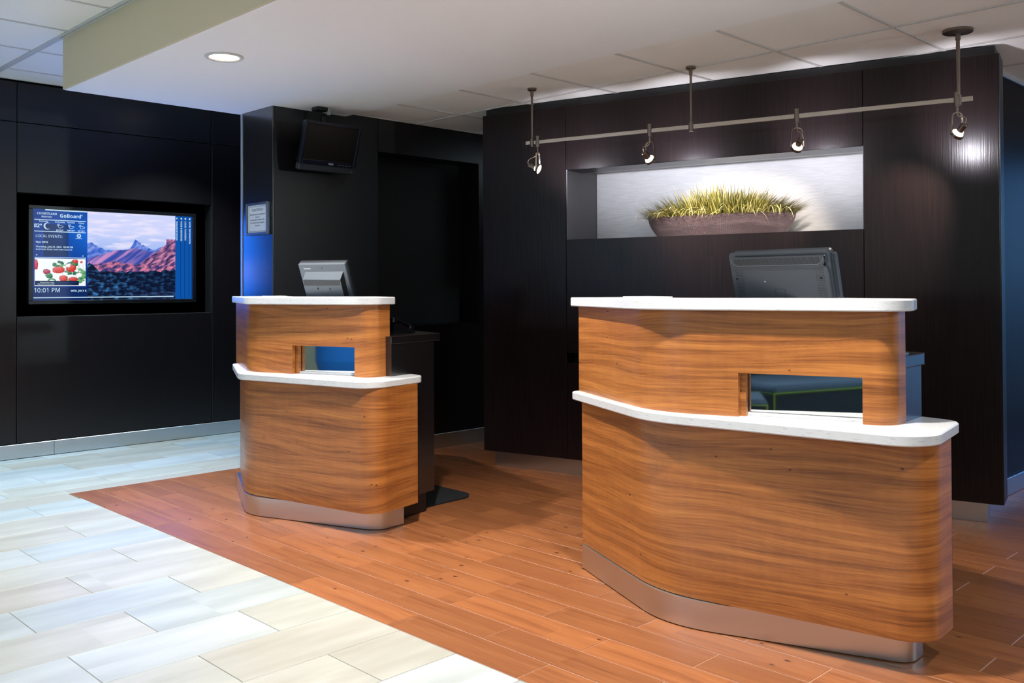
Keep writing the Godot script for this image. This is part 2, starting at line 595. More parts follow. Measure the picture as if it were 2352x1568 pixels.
	am.uv1_scale = Vector3(4, 4, 1)
	mat.acoustic = am
	mat.tee = std(Color8(205, 203, 200), 0.6)
	mat.plaster = std(Color8(251, 251, 252), 0.9)
	mat.cream = std(Color8(214, 198, 168), 0.9)
	mat.pale_wall = std(Color8(206, 204, 178), 0.8)
	mat.brown_wall = std(Color8(58, 48, 44), 0.8)
	mat.blue_panel = std(Color8(6, 92, 196), 0.35)
	mat.trim = std(Color8(190, 196, 206), 0.35, 0.6)
	# niche back: silvery wallcloth with level streaks
	var wi := grain_image(512, 512, 16, 1, 0.12, 31, 4)
	var wc := std(Color.WHITE, 0.55)
	wc.albedo_texture = tex(toned(wi, Color8(188, 190, 192), Color8(214, 215, 217)))
	wc.normal_enabled = true
	wc.normal_texture = normal_of(wi, 2.0)
	wc.normal_scale = 0.06
	wc.uv1_scale = Vector3(1 / 0.6, 1 / 0.35, 1)
	mat.wallcloth = wc
	mat.grey_paint = std(Color8(112, 112, 118), 0.5)
	# plastics
	mat.monitor_grey = std(Color8(84, 93, 104), 0.36)
	mat.monitor_dark = std(Color8(38, 43, 50), 0.4)
	mat.monitor_black = std(Color8(44, 51, 60), 0.36)
	mat.vent = std(Color8(12, 13, 15), 0.6)
	mat.gloss_black = std(Color8(6, 6, 8), 0.12)
	mat.bezel = std(Color8(14, 15, 18), 0.2)
	mat.paper = std(Color8(232, 234, 236), 0.7)
	mat.ink = std(Color8(38, 48, 62), 0.8)
	mat.frame_grey = std(Color8(98, 108, 124), 0.3, 0.5)
	mat.white_mark = std(Color8(225, 230, 235), 0.5)
	var mi := std(Color8(228, 232, 232), 0.03, 1.0)
	mat.mirror = mi
	var gl := StandardMaterial3D.new()
	gl.transparency = BaseMaterial3D.TRANSPARENCY_ALPHA
	gl.albedo_color = Color(0.85, 0.93, 1.0, 0.06)
	gl.roughness = 0.02
	mat.glass = gl
	var ri := grain_image(256, 256, 1, 1, 0.3, 90, 2)
	var rg := std(Color8(22, 25, 30), 0.95)
	rg.normal_enabled = true
	rg.normal_texture = normal_of(ri, 6.0)
	rg.uv1_scale = Vector3(6, 6, 1)
	mat.rug = rg
	mat.navy = std(Color8(70, 92, 116), 0.85)
	mat.navy_dark = std(Color8(30, 42, 54), 0.85)
	mat.lime = std(Color8(170, 210, 70), 0.7)
	mat.blue_cloth = std(Color8(4, 96, 170), 0.8)
	mat.red = std(Color8(190, 40, 30), 0.5)
	mat.lamp_white = glow(Color(1.0, 0.95, 0.86), 6.0)
	mat.panel_white = glow(COOL, 2.2)
	mat.globe = glow(COOL, 3.0)
	mat.bulb = glow(Color(1.0, 0.95, 0.90), 9.0)


# ---------------------------------------------------------------- floor
const LENGTHWISE := Basis(Vector3(0, 0, 1), Vector3(0, 1, 0), Vector3(-1, 0, 0))

func build_floor():
	var fl := setting("floor", "lobby floor of pale stone tiles meeting warm wood-look planks at a straight corner", "floor")
	obj("subfloor", box(Vector3(2.1, -0.08, -1.4), Vector3(13.8, 0.13, 11.9), 0), mat.slab, fl)
	obj("grout_bed", box(Vector3(-1.39, -0.009, -1.4), Vector3(6.84, 0.014, 11.8), 0), mat.grout_light, fl)
	obj("grout_bed", box(Vector3(5.53, -0.009, -6.5), Vector3(7.0, 0.014, 1.48), 0), mat.grout_light, fl)
	obj("grout_bed", box(Vector3(5.53, -0.0085, -0.63), Vector3(6.98, 0.014, 10.26), 0), mat.grout_warm, fl)
	var far := M.new()
	rng.seed = 3
	# planks: 150 x 656 mm, laid along z, every other row shifted by half
	var meshes := []
	for i in 9: meshes.append(box(Vector3.ZERO, Vector3(0.653, 0.012, 0.147), 0.0012, LENGTHWISE, Vector2(0.0 if i < 3 else rng.randf() * 0.6, 0.075 if i < 3 else rng.randf())).mesh())
	var cuts := {}
	var farw := M.new()
	for r in 46:
		var x := 2.04 + 0.15 * r + 0.075
		var z0 := -5.76
		var first := true
		var zs := [-5.76]
		var z := -5.315 if r % 2 == 0 else -5.631
		while z < 4.45:
			zs.append(z); z += 0.6555
		zs.append(4.48)
		for i in zs.size() - 1:
			var a: float = zs[i]; var b: float = zs[i + 1]
			var mid := (a + b) / 2.0
			var seen := mid > -5.8 and mid < -0.75 and x < 6.3 and not (x > 4.9 and mid < -2.2)
			if not seen:
				bx(farw, Vector3(x, -0.006, mid), Vector3(b - a - 0.003, 0.012, 0.147), 0, LENGTHWISE, Vector2(rng.randf(), 0.075))
				continue
			var me
			if absf(b - a - 0.6555) < 0.002:
				me = meshes[rng.randi() % 9]
			else:
				var key := "%.3f" % (b - a)
				if not cuts.has(key): cuts[key] = box(Vector3.ZERO, Vector3(b - a - 0.003, 0.012, 0.147), 0.0012, LENGTHWISE, Vector2(0.2, 0.075)).mesh()
				me = cuts[key]
			obj("plank", me, mat["plank_%d" % (rng.randi() % 3)], fl, Vector3(x, -0.006, mid))
	obj("plank_field", farw, mat.plank_1, fl).set_meta("kind", "stuff")
	# stone tiles: 610 x 297 mm, laid along x
	for r in 40:
		var z := -7.365 + 0.2969 * r
		var z1 := z + 0.2969
		z = maxf(z, -7.2); z1 = minf(z1, 4.48)
		if z1 - z < 0.02: continue
		var xs := []
		var x := (1.737 if r % 2 == 0 else 1.432) - 0.61 * 10.0
		while x < 9.0:
			if x > -4.78: xs.append(x)
			x += 0.61
		xs.push_front(-4.78)
		for i in xs.size():
			var a: float = xs[i]
			var b: float = xs[i + 1] if i + 1 < xs.size() else 8.98
			var parts := [[a, b, z, z1]]
			if z1 > -5.76:      # stop at the wood
				if a >= 2.04: continue
				if z < -5.76 and b > 2.04: parts = [[a, b, z, -5.762]] if z > -6.0 else parts
				else: parts = [[a, minf(b, 2.038), z, z1]]
			for p in parts:
				var c := Vector3((p[0] + p[1]) / 2.0, -0.006, (p[2] + p[3]) / 2.0)
				var s := Vector3(p[1] - p[0] - 0.003, 0.012, p[3] - p[2] - 0.003)
				if s.x < 0.01 or s.z < 0.01: continue
				if c.x > -0.4 and c.x < 3.4 and c.z < -1.4:
					var me := M.new()
					bx(me, Vector3.ZERO, s, 0.0012, Basis.IDENTITY, Vector2(rng.randf() * 2.0, rng.randf() * 2.0))
					obj("tile", me, mat["tile_%d" % (rng.randi() % 4)], fl, c)
				else:
					bx(far, c, s, 0, Basis.IDENTITY, Vector2(rng.randf(), rng.randf()))
	obj("tile_field", far, mat.tile_0, fl).set_meta("kind", "stuff")


# ---------------------------------------------------------------- ceiling
func build_ceiling():
	var ce := setting("ceiling", "suspended tile ceiling with a smooth white dropped band across the lobby", "ceiling")
	obj("roof_slab", box(Vector3(2.1, 2.86, -1.4), Vector3(13.9, 0.12, 12.0), 0), mat.plaster, ce)
	# smooth dropped band
	var so := M.new()
	var x0 := 2.018; var x1 := 3.75; var z0 := -5.83; var z1 := 4.5
	bx(so, Vector3((x0 + x1) / 2, 2.6, (z0 + z1) / 2), Vector3(x1 - x0 - 0.02, 0.4, z1 - z0), 0.0)
	obj("soffit", so, mat.plaster, ce)
	obj("soffit_face", box(Vector3(x0 + 0.005, 2.556, (z0 + z1) / 2), Vector3(0.01, 0.31, z1 - z0), 0.002), mat.cream, ce)
	# left field, 2.712 m high
	var tee := M.new()
	var rest := M.new()
	var gx := []
	for k in range(0, 12): gx.append(1.99 - 0.61 * k)
	var gz := []
	for k in range(-3, 18): gz.append(-5.653 + 0.61 * k)
	tile_grid(ce, tee, rest, 2.712, gx, gz, func(x, z): return x > 0.3 and z < -3.0, [-4.8, 2.015, -7.2, 4.5], -2)
	# behind the soffit
	var gx2 := []
	for k in range(0, 13): gx2.append(1.99 + 0.61 * k)
	tile_grid(ce, tee, rest, 2.712, gx2, gz, func(x, z): return false, [2.0, 9.0, -7.2, -5.84], 0)
	# right field, 2.424 m high
	var gx3 := []
	for k in range(0, 10): gx3.append(3.75 + 0.61 * k)
	var gz3 := []
	for k in range(-6, 11): gz3.append(-1.827 + 0.612 * k)
	tile_grid(ce, tee, rest, 2.424, gx3, gz3, func(x, z): return z > -5.4 and z < -0.4 and x < 7.5, [3.75, 9.0, -5.38, 4.5], 1)
	obj("grid_bar", tee, mat.tee, ce).set_meta("kind", "stuff")
	obj("tile_field", rest, mat.acoustic, ce).set_meta("kind", "stuff")
	# recessed downlights
	for i in DOWN.size() + UNSEEN_WALL_ROW.size():
		var p: Vector3 = (DOWN + UNSEEN_WALL_ROW)[i]
		var t := thing("downlight", ["round recessed downlight above the walkway, nearest the dark wall with the screen", "round recessed downlight just out of view above the gap between the desks", "round recessed downlight above the front of the larger right desk", "round recessed downlight overhead beside the camera", "round recessed downlight behind the camera", "round recessed downlight out of view in the passage, placed to light the far floor", "round recessed downlight out of view left of the screen, placed to light the far floor", "round recessed downlight out of view above the tub chair, placed to light the floor"][i], "downlight", p, "round recessed downlights")
		var ring := M.new()
		lathe(ring, [Vector2(0.072, 0.0), Vector2(0.095, 0.0), Vector2(0.098, -0.004), Vector2(0.094, -0.008), Vector2(0.078, -0.007), Vector2(0.072, 0.0)], 40)
		obj("trim_ring", ring, mat.tee, t)
		var lens := M.new()
		lathe(lens, [Vector2(0.0, -0.006), Vector2(0.05, -0.005), Vector2(0.077, -0.001)], 40)
		obj("lens", lens, mat.lamp_white, t)
	for i in UNSEEN_PANELS.size():
		var p: Vector3 = UNSEEN_PANELS[i]
		var t := thing("unseen_ceiling_light", "unseen ceiling panel placed to light the floor, %s" % ["over the floor nearest the wall screen", "over the sofa", "beside the camera", "over the blue tub chair", "over the middle of the left lobby side", "behind the sofa", "in the left corner behind the camera", "behind the camera near the front wall", "in front of the right glazing", "behind the feature wall"][i], "ceiling light", p, "unseen ceiling light panels over the lobby")
		var fr := M.new()
		for s in [-1.0, 1.0]:
			bx(fr, Vector3(s * 0.292, -0.004, 0), Vector3(0.02, 0.012, 1.205), 0.002)
			bx(fr, Vector3(0, -0.004, s * 0.594), Vector3(0.565, 0.012, 0.018), 0.002)
		obj("frame", fr, mat.tee, t)
		obj("diffuser", box(Vector3(0, -0.003, 0), Vector3(0.565, 0.006, 1.17), 0.001), mat.panel_white, t)

	for i in FILL_GLOBES.size():
		var p: Vector3 = FILL_GLOBES[i]
		var t := thing("added_pendant_lamp", "round pendant lamp added out of view to brighten the ceiling, %s" % ["by the left window", "in front of the sofa", "behind the sofa", "near the front wall", "near the right glazing"][i], "pendant lamp", p, "added round pendant lamps out of view")
		var m := M.new()
		lathe(m, range(17).map(func(k): return Vector2(0.15 * sin(PI * k / 16.0), -0.15 * cos(PI * k / 16.0))), 32)
		obj("globe", m, mat.globe, t)
		m = M.new()
		var top := (2.712 if p.x < 2.0 else 2.424) - p.y
		rod(m, Vector3(0, 0.148, 0), Vector3(0, top, 0), 0.006)
		rod(m, Vector3(0, top - 0.02, 0), Vector3(0, top, 0), 0.05)
		obj("stem", m, mat.nickel, t)

func tile_grid(ce: Node, tee: M, rest: M, y: float, gx: Array, gz: Array, seen: Callable, lim: Array, phase: int):
	gx.sort(); gz.sort()
	var xs: Array = [lim[0]] + gx.filter(func(v): return v > lim[0] + 0.02 and v < lim[1] - 0.02) + [lim[1]]
	var zs: Array = [lim[2]] + gz.filter(func(v): return v > lim[2] + 0.02 and v < lim[3] - 0.02) + [lim[3]]
	for i in xs.size():
		bx(tee, Vector3(xs[i], y - 0.001, (lim[2] + lim[3]) / 2), Vector3(0.015, 0.010, lim[3] - lim[2]), 0.001)
	for j in zs.size():
		bx(tee, Vector3((lim[0] + lim[1]) / 2, y - 0.0005, zs[j]), Vector3(lim[1] - lim[0], 0.009, 0.015), 0.001)
	for i in xs.size() - 1:
		for j in zs.size() - 1:
			var c := Vector3((xs[i] + xs[i + 1]) / 2.0, y + 0.008, (zs[j] + zs[j + 1]) / 2.0)
			var s := Vector3(xs[i + 1] - xs[i] - 0.012, 0.016, zs[j + 1] - zs[j] - 0.012)
			if s.x <= 0.0 or s.z <= 0.0: continue
			if seen.call(c.x, c.z): obj("ceiling_tile", box(Vector3.ZERO, s, 0.004), mat.acoustic, ce, c)
			else: bx(rest, c, s, 0.0)


# ---------------------------------------------------------------- walls
func build_walls():
	# far wall with the screen: boards round a shallow recess
	var wb := setting("wall_back", "far black-brown panelled wall that holds the wide screen in a recess", "wall")
	obj("backing", box(Vector3(2.1, 1.4, -7.40), Vector3(13.8, 2.8, 0.12), 0), mat.black, wb)
	var zc := -7.237
	var cuts := [[-4.8, -0.258], [-0.254, 2.188], [2.192, 3.680], [3.684, 5.2], [5.204, 9.0]]
	for c in cuts:
		obj("panel", box(Vector3((c[0] + c[1]) / 2, 2.556, zc), Vector3(c[1] - c[0], 0.284, 0.022), 0.002), mat.laminate, wb)
		if c[0] == 2.192:
			obj("panel", box(Vector3(2.936, 2.158, zc), Vector3(1.488, 0.502, 0.022), 0.002), mat.laminate, wb)
			obj("panel", box(Vector3(2.936, 0.559, zc), Vector3(1.488, 0.906, 0.022), 0.002), mat.laminate, wb)
		else:
			obj("panel", box(Vector3((c[0] + c[1]) / 2, 1.2575, zc), Vector3(c[1] - c[0], 2.303, 0.022), 0.002), mat.laminate, wb)
	var rc := M.new()    # inside of the recess
	bx(rc, Vector3(2.936, 1.46, -7.343), Vector3(1.50, 0.92, 0.006), 0)
	for s in [-1.0, 1.0]:
		bx(rc, Vector3(2.936 + s * 0.752, 1.46, -7.29), Vector3(0.016, 0.92, 0.10), 0)
		bx(rc, Vector3(2.936, 1.46 + s * 0.455, -7.29), Vector3(1.49, 0.016, 0.10), 0)
	obj("recess_lining", rc, mat.black, wb)
	var bb := setting("baseboard_back", "brushed metal skirting along the far dark wall", "baseboard")
	for c in [[-4.8, 0.0], [0.002, 2.44], [2.442, 4.88], [4.882, 9.0]]:
		obj("strip", box(Vector3((c[0] + c[1]) / 2, 0.052, -7.219), Vector3(c[1] - c[0], 0.102, 0.014), 0.002), mat.steel, bb)
	# partition behind the desks, with its end face and a recessed black opening
	var wm := setting("wall_middle", "dark partition behind the smaller desk with a black recessed opening", "wall")
	var zf := -5.39
	var bd := M.new()
	bx(bd, Vector3(3.60, 1.21, zf - 0.2), Vector3(0.832, 2.42, 0.398), 0.0)
	obj("panel", bd, mat.laminate, wm)
	obj("panel", box(Vector3(4.51, 2.305, zf - 0.2), Vector3(0.98, 0.24, 0.398), 0.0), mat.laminate, wm)
	obj("panel", box(Vector3(4.51, 0.462, zf - 0.2), Vector3(0.98, 0.924, 0.398), 0.0), mat.laminate, wm)
	obj("panel", box(Vector3(7.0, 1.21, zf - 0.2), Vector3(4.0, 2.42, 0.398), 0.0), mat.laminate, wm)
	obj("recess_back", box(Vector3(4.51, 1.56, zf - 0.30), Vector3(0.98, 1.26, 0.16), 0.0), mat.black, wm)
	obj("recess_sill", box(Vector3(4.51, 0.926, zf - 0.09), Vector3(0.97, 0.006, 0.19), 0.001), mat.laminate, wm)
	obj("end_panel", box(Vector3(3.178, 1.21, -5.588), Vector3(0.012, 2.40, 0.388), 0.001), mat.gloss_laminate, wm)
	var t1 := setting("trim_1", "slim pale metal corner strip on the end of the dark partition", "trim")
	obj("strip", box(Vector3(3.176, 1.2, -5.794), Vector3(0.020, 2.395, 0.020), 0.002), mat.trim, t1)
	var b2 := setting("baseboard_middle", "dark metal skirting along the partition behind the smaller desk", "baseboard")
	obj("strip", box(Vector3(6.0, 0.053, zf + 0.007), Vector3(5.6, 0.106, 0.012), 0.002), mat.steel, b2)
	# side passage wall on the right
	var wr := setting("wall_right", "dark blue-lit side wall beyond the right end of the feature wall", "wall")
	obj("panel", box(Vector3(7.2, 1.21, -1.9), Vector3(3.6, 2.42, 0.2), 0.0), mat.side_wall, wr)
	var b3 := setting("baseboard_right", "metal skirting at the foot of the right side wall", "baseboard")
	obj("strip", box(Vector3(7.2, 0.05, -1.793), Vector3(3.6, 0.1, 0.014), 0.003), mat.steel, b3)
	var t2 := setting("trim_2", "pale ceiling edge strip along the right side wall", "trim")
	obj("strip", box(Vector3(7.2, 2.414, -1.792), Vector3(3.6, 0.018, 0.016), 0.002), mat.trim, t2)
	# outer walls of the lobby, out of view
	var wl := setting("wall_left", "pale lobby wall with a wide unseen window, behind the left edge of the view", "wall")
	wall_with_hole(wl, false, -4.88, -7.3, 4.55, 0.85, 2.25, -6.9, -4.2, mat.pale_wall)
	obj("panel", box(Vector3(-4.79, 1.35, -0.2), Vector3(0.02, 2.7, 7.6), 0.002), mat.laminate, wl)  # unseen dark panel, a dark backdrop for the larger desk's mirror
	glazing("window_1", "wide dusk window out of view, placed for the blue sheen on the feature wall", Vector3(-4.88, 1.55, -5.55), 2.7, 1.4, true, 3)  # unseen opening, placed to give the feature wall its blue sheen
	var wf := setting("wall_front", "dark brown lobby wall behind the camera, kept dark to weaken panel reflections", "wall")
	obj("wall_face", box(Vector3(2.1, 1.4, 4.58), Vector3(13.9, 2.8, 0.16), 0), mat.brown_wall, wf)  # unseen; dark tone cuts the haze reflected in the panels
	var we := setting("wall_end", "unseen brown wall with tall glazing at the right end, dark to weaken reflections", "wall")
	wall_with_hole(we, false, 9.08, -7.3, 4.55, 0.04, 2.3, -1.5, 1.7, mat.brown_wall)  # unseen; kept dark so the panels reflect less haze
	glazing("window_2", "tall dusk glazing out of view, placed for the blue sheen on the right wall", Vector3(9.08, 1.17, 0.1), 3.2, 2.26, true, 4)  # unseen opening, placed to put blue reflections on the right-hand surfaces

func wall_with_hole(parent: Node, _along_x: bool, x: float, z0: float, z1: float, y0: float, y1: float, h0: float, h1: float, material: Material):
	var m := M.new()
	bx(m, Vector3(x, 1.4, (z0 + h0) / 2), Vector3(0.16, 2.8, h0 - z0), 0)
	bx(m, Vector3(x, 1.4, (h1 + z1) / 2), Vector3(0.16, 2.8, z1 - h1), 0)
	bx(m, Vector3(x, y0 / 2, (h0 + h1) / 2), Vector3(0.16, y0, h1 - h0), 0)
	bx(m, Vector3(x, (y1 + 2.8) / 2, (h0 + h1) / 2), Vector3(0.16, 2.8 - y1, h1 - h0), 0)
	obj("wall_face", m, material, parent)

func glazing(called: String, label: String, c: Vector3, w: float, h: float, _x: bool, n: int):
	var o := setting(called, label, "window")
	var fr := M.new()
	for s in [-1.0, 1.0]:
		bx(fr, c + Vector3(0, s * (h / 2 - 0.02), 0), Vector3(0.06, 0.04, w), 0.003)
		bx(fr, c + Vector3(0, 0, s * (w / 2 - 0.02)), Vector3(0.06, h - 0.08, 0.04), 0.003)
	for i in range(1, n):
		bx(fr, c + Vector3(0, 0, -w / 2 + w * i / n), Vector3(0.05, h - 0.08, 0.035), 0.003)
	obj("frame", fr, mat.bezel, o)
	for i in n:
		obj("pane", box(c + Vector3(0, 0, -w / 2 + w * (i + 0.5) / n), Vector3(0.006, h - 0.08, w / n - 0.04), 0), mat.glass, o)


# ---------------------------------------------------------------- feature wall
const FW := Transform3D(Basis(Vector3(0.2222, 0, 0.975), Vector3(0, 1, 0), Vector3(-0.975, 0, 0.2222)), Vector3(4.327, 0, -4.623))

func build_feature_wall():
	var o := thing("feature_wall", "tall free-standing dark wood wall behind the larger desk, with a long lit niche", "wall panel")
	o.transform = FW.orthonormalized()
	var brd := func(s0: float, s1: float, y0: float, y1: float):
		obj("panel", box(Vector3((s0 + s1) / 2, (y0 + y1) / 2, -0.011), Vector3(s1 - s0, y1 - y0, 0.022), 0.0015, Basis.IDENTITY, Vector2(s0 * 1.7, y0 * 0.3)), mat.dark, o)
	brd.call(0.0, 0.642, 0.105, 2.372)
	brd.call(2.473, 3.123, 0.105, 2.372)
	brd.call(0.645, 2.470, 1.962, 2.372)
	brd.call(0.645, 2.470, 0.786, 1.511)
	brd.call(0.645, 1.55, 0.105, 0.720)
	brd.call(1.554, 2.470, 0.105, 0.720)
	var core := M.new()
	bx(core, Vector3(0.32, 1.238, -0.111), Vector3(0.638, 2.266, 0.178), 0)
	bx(core, Vector3(2.80, 1.238, -0.111), Vector3(0.646, 2.266, 0.178), 0)
	bx(core, Vector3(1.558, 2.175, -0.111), Vector3(1.84, 0.39, 0.178), 0)
	bx(core, Vector3(1.558, 1.145, -0.111), Vector3(1.84, 0.716, 0.178), 0)
	bx(core, Vector3(1.558, 0.412, -0.111), Vector3(1.84, 0.614, 0.178), 0)
	obj("core", core, mat.laminate, o)
	obj("finger_gap", box(Vector3(1.558, 0.753, -0.16), Vector3(1.84, 0.068, 0.08), 0), mat.gap, o)
	obj("cap", box(Vector3(1.56, 2.394, -0.10), Vector3(3.095, 0.044, 0.15), 0.001), mat.laminate, o)
	obj("end_panel", box(Vector3(3.1255, 1.238, -0.102), Vector3(0.006, 2.266, 0.196), 0.001), mat.laminate, o)
	var pl := M.new()
	slab(pl, fillet([[0.055, -0.17, 0.004], [0.055, -0.05, 0.006], [3.05, -0.05, 0.006], [3.05, -0.17, 0.004]], true, 4), 0.0, 0.102, 0.001)
	obj("plinth", pl, mat.steel, o)
	# niche
	var y0 := 1.512; var y1 := 1.962; var a := 0.645; var b := 2.471; var dp := 0.43
	obj("niche_back", box(Vector3((a + b) / 2, (y0 + y1) / 2 + 0.01, -dp - 0.01), Vector3(b - a + 0.04, y1 - y0 + 0.06, 0.02), 0), mat.wallcloth, o)
	obj("niche_side", box(Vector3(a - 0.006, (y0 + y1) / 2 + 0.02, -dp / 2 - 0.004), Vector3(0.018, y1 - y0 + 0.04, dp - 0.012), 0), mat.grey_paint, o)
	obj("niche_side", box(Vector3(b + 0.006, (y0 + y1) / 2, -dp / 2 - 0.004), Vector3(0.018, y1 - y0, dp - 0.012), 0), mat.grey_paint, o)
	obj("niche_shelf", box(Vector3((a + b) / 2, y0 - 0.010, -dp / 2 - 0.012), Vector3(b - a, 0.016, dp - 0.02), 0.001), mat.wallcloth, o)
	obj("niche_lip", box(Vector3((a + b) / 2, y1 + 0.012, -0.11), Vector3(b - a, 0.03, 0.20), 0.002), mat.laminate, o)
	obj("niche_top", box(Vector3((a + b) / 2, y1 + 0.026, -0.32), Vector3(b - a, 0.016, 0.22), 0.001), mat.wallcloth, o)


# ---------------------------------------------------------------- desks
func build_desks():
	desk("large walnut reception desk on the right with a curved front and white stone ledge", [
		[[3.05, -2.64, 0], [2.753, -2.021, 0.5], [2.902, -1.118, 0.115], [3.115, -1.132, 0]],
		[[3.035, -2.63, 0], [2.725, -1.98, 0.42], [2.985, -1.212, 0.085], [3.085, -1.216, 0], ],
		[[3.10, -2.70, 0], [2.757, -2.045, 0.4], [2.990, -1.262, 0.075], [3.108, -1.272, 0]],
		[[3.065, -2.725, 0.035], [2.722, -2.05, 0.45], [2.824, -1.078, 0.13], [3.262, -1.150, 0.085], [3.31, -1.42, 0.01], [3.06, -1.50, 0.01], [2.93, -2.04, 0.1], [3.20, -2.62, 0.01]],
		[[3.085, -2.735, 0.008], [2.716, -2.055, 0.4], [2.968, -1.193, 0.12], [3.238, -1.284, 0.012], [3.34, -1.62, 0.02], [3.12, -2.16, 0.2], [3.40, -2.62, 0.02]],
		Vector2(2.843, -1.745), Vector2(2.963, -1.354), [[3.04, -2.62], [3.46, -2.62], [3.30, -2.0], [3.30, -1.45], [3.11, -1.30]], Vector2(0.0, 0.0)])
	desk("smaller walnut reception desk on the left with a curved front and white stone ledge", [
		[[2.80, -5.14, 0], [2.524, -4.585, 0.32], [2.704, -3.664, 0.10], [3.03, -3.735, 0]],
		[[2.782, -5.144, 0], [2.500, -4.53, 0.26], [2.79, -3.748, 0.09], [2.965, -3.768, 0]],
		[[2.86, -5.30, 0], [2.584, -4.655, 0.26], [2.822, -3.845, 0.085], [2.968, -3.885, 0]],
		[[2.80, -5.235, 0.035], [2.496, -4.605, 0.2], [2.676, -3.656, 0.12], [3.085, -3.752, 0.06], [3.13, -4.02, 0.01], [2.86, -4.0, 0.01], [2.74, -4.62, 0.06], [2.98, -5.15, 0.01]],
		[[2.862, -5.355, 0.008], [2.548, -4.63, 0.2], [2.794, -3.818, 0.11], [2.995, -3.872, 0.012], [3.12, -4.22, 0.02], [2.92, -4.72, 0.12], [3.16, -5.25, 0.02]],
		Vector2(2.662, -4.347), Vector2(2.798, -3.951), [[2.79, -5.12], [3.2, -5.1], [3.06, -4.6], [3.03, -4.05], [3.01, -3.79]], Vector2(0.4, 0.35)])

func desk(label: String, d: Array):
	var o := thing("reception_desk", label, "desk", Vector3.ZERO, "curved walnut reception desks")
	var low := fillet(d[0], false, 14)
	var plf := fillet(d[1], false, 14)
	var upp := fillet(d[2], false, 14)
	# base
	var m := M.new()
	ribbon(m, plf, 0.02, 0.004, 0.102)
	obj("plinth", m, mat.steel, o)
	m = M.new()
	ribbon(m, low, 0.022, 0.105, 0.715, [], d[8])
	obj("lower_panel", m, mat.veneer, o)
	m = M.new()
	ribbon(m, low, 0.02, 0.10, 0.713, [], Vector2.ZERO, 0.026)
	obj("lining", m, mat.black, o)
	var le: Array = d[0][3]
	var lv: Array = d[0][2]
	var lt := (Vector2(le[0], le[1]) - Vector2(lv[0], lv[1])).normalized()
	var lc := Vector2(le[0], le[1]) + lt * 0.004 - Vector2(-lt.y, lt.x) * 0.06
	obj("end_board", box(v3(lc, 0.41), Vector3(0.006, 0.608, 0.118), 0.001, Basis(v3(lt, 0), Vector3.UP, v3(lt, 0).cross(Vector3.UP))), mat.laminate, o)
	m = M.new()
	slab(m, fillet(d[3], true, 14), 0.715, 0.75, 0.004)
	obj("ledge", m, mat.stone, o)
	# upper tier with the pass-through notch
	var u0 := point_on(upp, d[5]); var u1 := point_on(upp, d[6])
	var yn := 0.902
	m = M.new()
	ribbon(m, upp, 0.024, 0.75, 1.12, [u0, u1, yn], d[8] + Vector2(0.13, 0.7))
	obj("upper_panel", m, mat.veneer, o)
	m = M.new()
	ribbon(m, upp, 0.022, 0.75, 1.12, [u0, u1, yn], d[8] + Vector2(0.5, 0.2), 0.027)
	obj("inner_panel", m, mat.veneer, o)
	m = M.new()
	ribbon(m, upp, 0.02, 0.75, 1.12, [], Vector2.ZERO, 0.075)
	obj("back_panel", m, mat.black, o)
	var dir: Vector2 = (d[6] - d[5]).normalized()
	var nn := Vector2(-dir.y, dir.x)
	var mid: Vector2 = (d[5] + d[6]) / 2.0
	var bs := Basis(v3(dir, 0), Vector3.UP, v3(dir, 0).cross(Vector3.UP))
	var ln: float = d[5].distance_to(d[6])
	var mc := mid - nn * 0.068
	obj("mirror", box(v3(mc, 0.832), Vector3(ln + 0.12, 0.152, 0.006), 0.0, bs), mat.mirror, o).set_meta("label", "mirrored back of the pass-through opening")
	var sc := mid - nn * 0.057
	obj("sill", box(v3(sc, 0.756), Vector3(ln - 0.004, 0.012, 0.014), 0.001, bs), mat.stone, o)
	m = M.new()
	slab(m, fillet(d[4], true, 14), 1.12, 1.159, 0.004)
	obj("counter", m, mat.stone, o)
	# end board of the upper tier
	var pe: Array = d[2][3]
	var pv: Array = d[2][2]
	var ed := (Vector2(pe[0], pe[1]) - Vector2(pv[0], pv[1])).normalized()
	var en := Vector2(-ed.y, ed.x)
	var ec := Vector2(pe[0], pe[1]) + ed * 0.004 - en * 0.05
	obj("end_board", box(v3(ec, 0.935), Vector3(0.006, 0.368, 0.094), 0.001, Basis(v3(ed, 0), Vector3.UP, v3(ed, 0).cross(Vector3.UP))), mat.laminate, o)

func prism(poly: PackedVector2Array, y0: float, y1: float) -> M:
	var m := M.new()
	var k := poly.size()
	var ar := 0.0
	for i in k: ar += poly[i].cross(poly[(i + 1) % k])
	for i in k:
		var a := poly[i]; var b := poly[(i + 1) % k]
		if a.distance_to(b) < 1e-6: continue
		var t := (b - a).normalized()
		var nn := v3(Vector2(t.y, -t.x) * signf(ar), 0)
		m.flat(v3(a, y0), v3(b, y0), v3(b, y1), v3(a, y1), nn, Vector2(0, -y0), Vector2(a.distance_to(b), -y0), Vector2(a.distance_to(b), -y1), Vector2(0, -y1))
	var cl := PackedVector2Array()
	for p in poly:
		if cl.is_empty() or cl[-1].distance_to(p) > 1e-5: cl.append(p)
	var ix := Geometry2D.triangulate_polygon(cl)
	for i in range(0, ix.size(), 3):
		m.tri(v3(cl[ix[i]], y1), v3(cl[ix[i + 1]], y1), v3(cl[ix[i + 2]], y1), Vector3.UP, Vector3.UP, Vector3.UP)
		m.tri(v3(cl[ix[i]], y0), v3(cl[ix[i + 1]], y0), v3(cl[ix[i + 2]], y0), Vector3.DOWN, Vector3.DOWN, Vector3.DOWN)
	return m

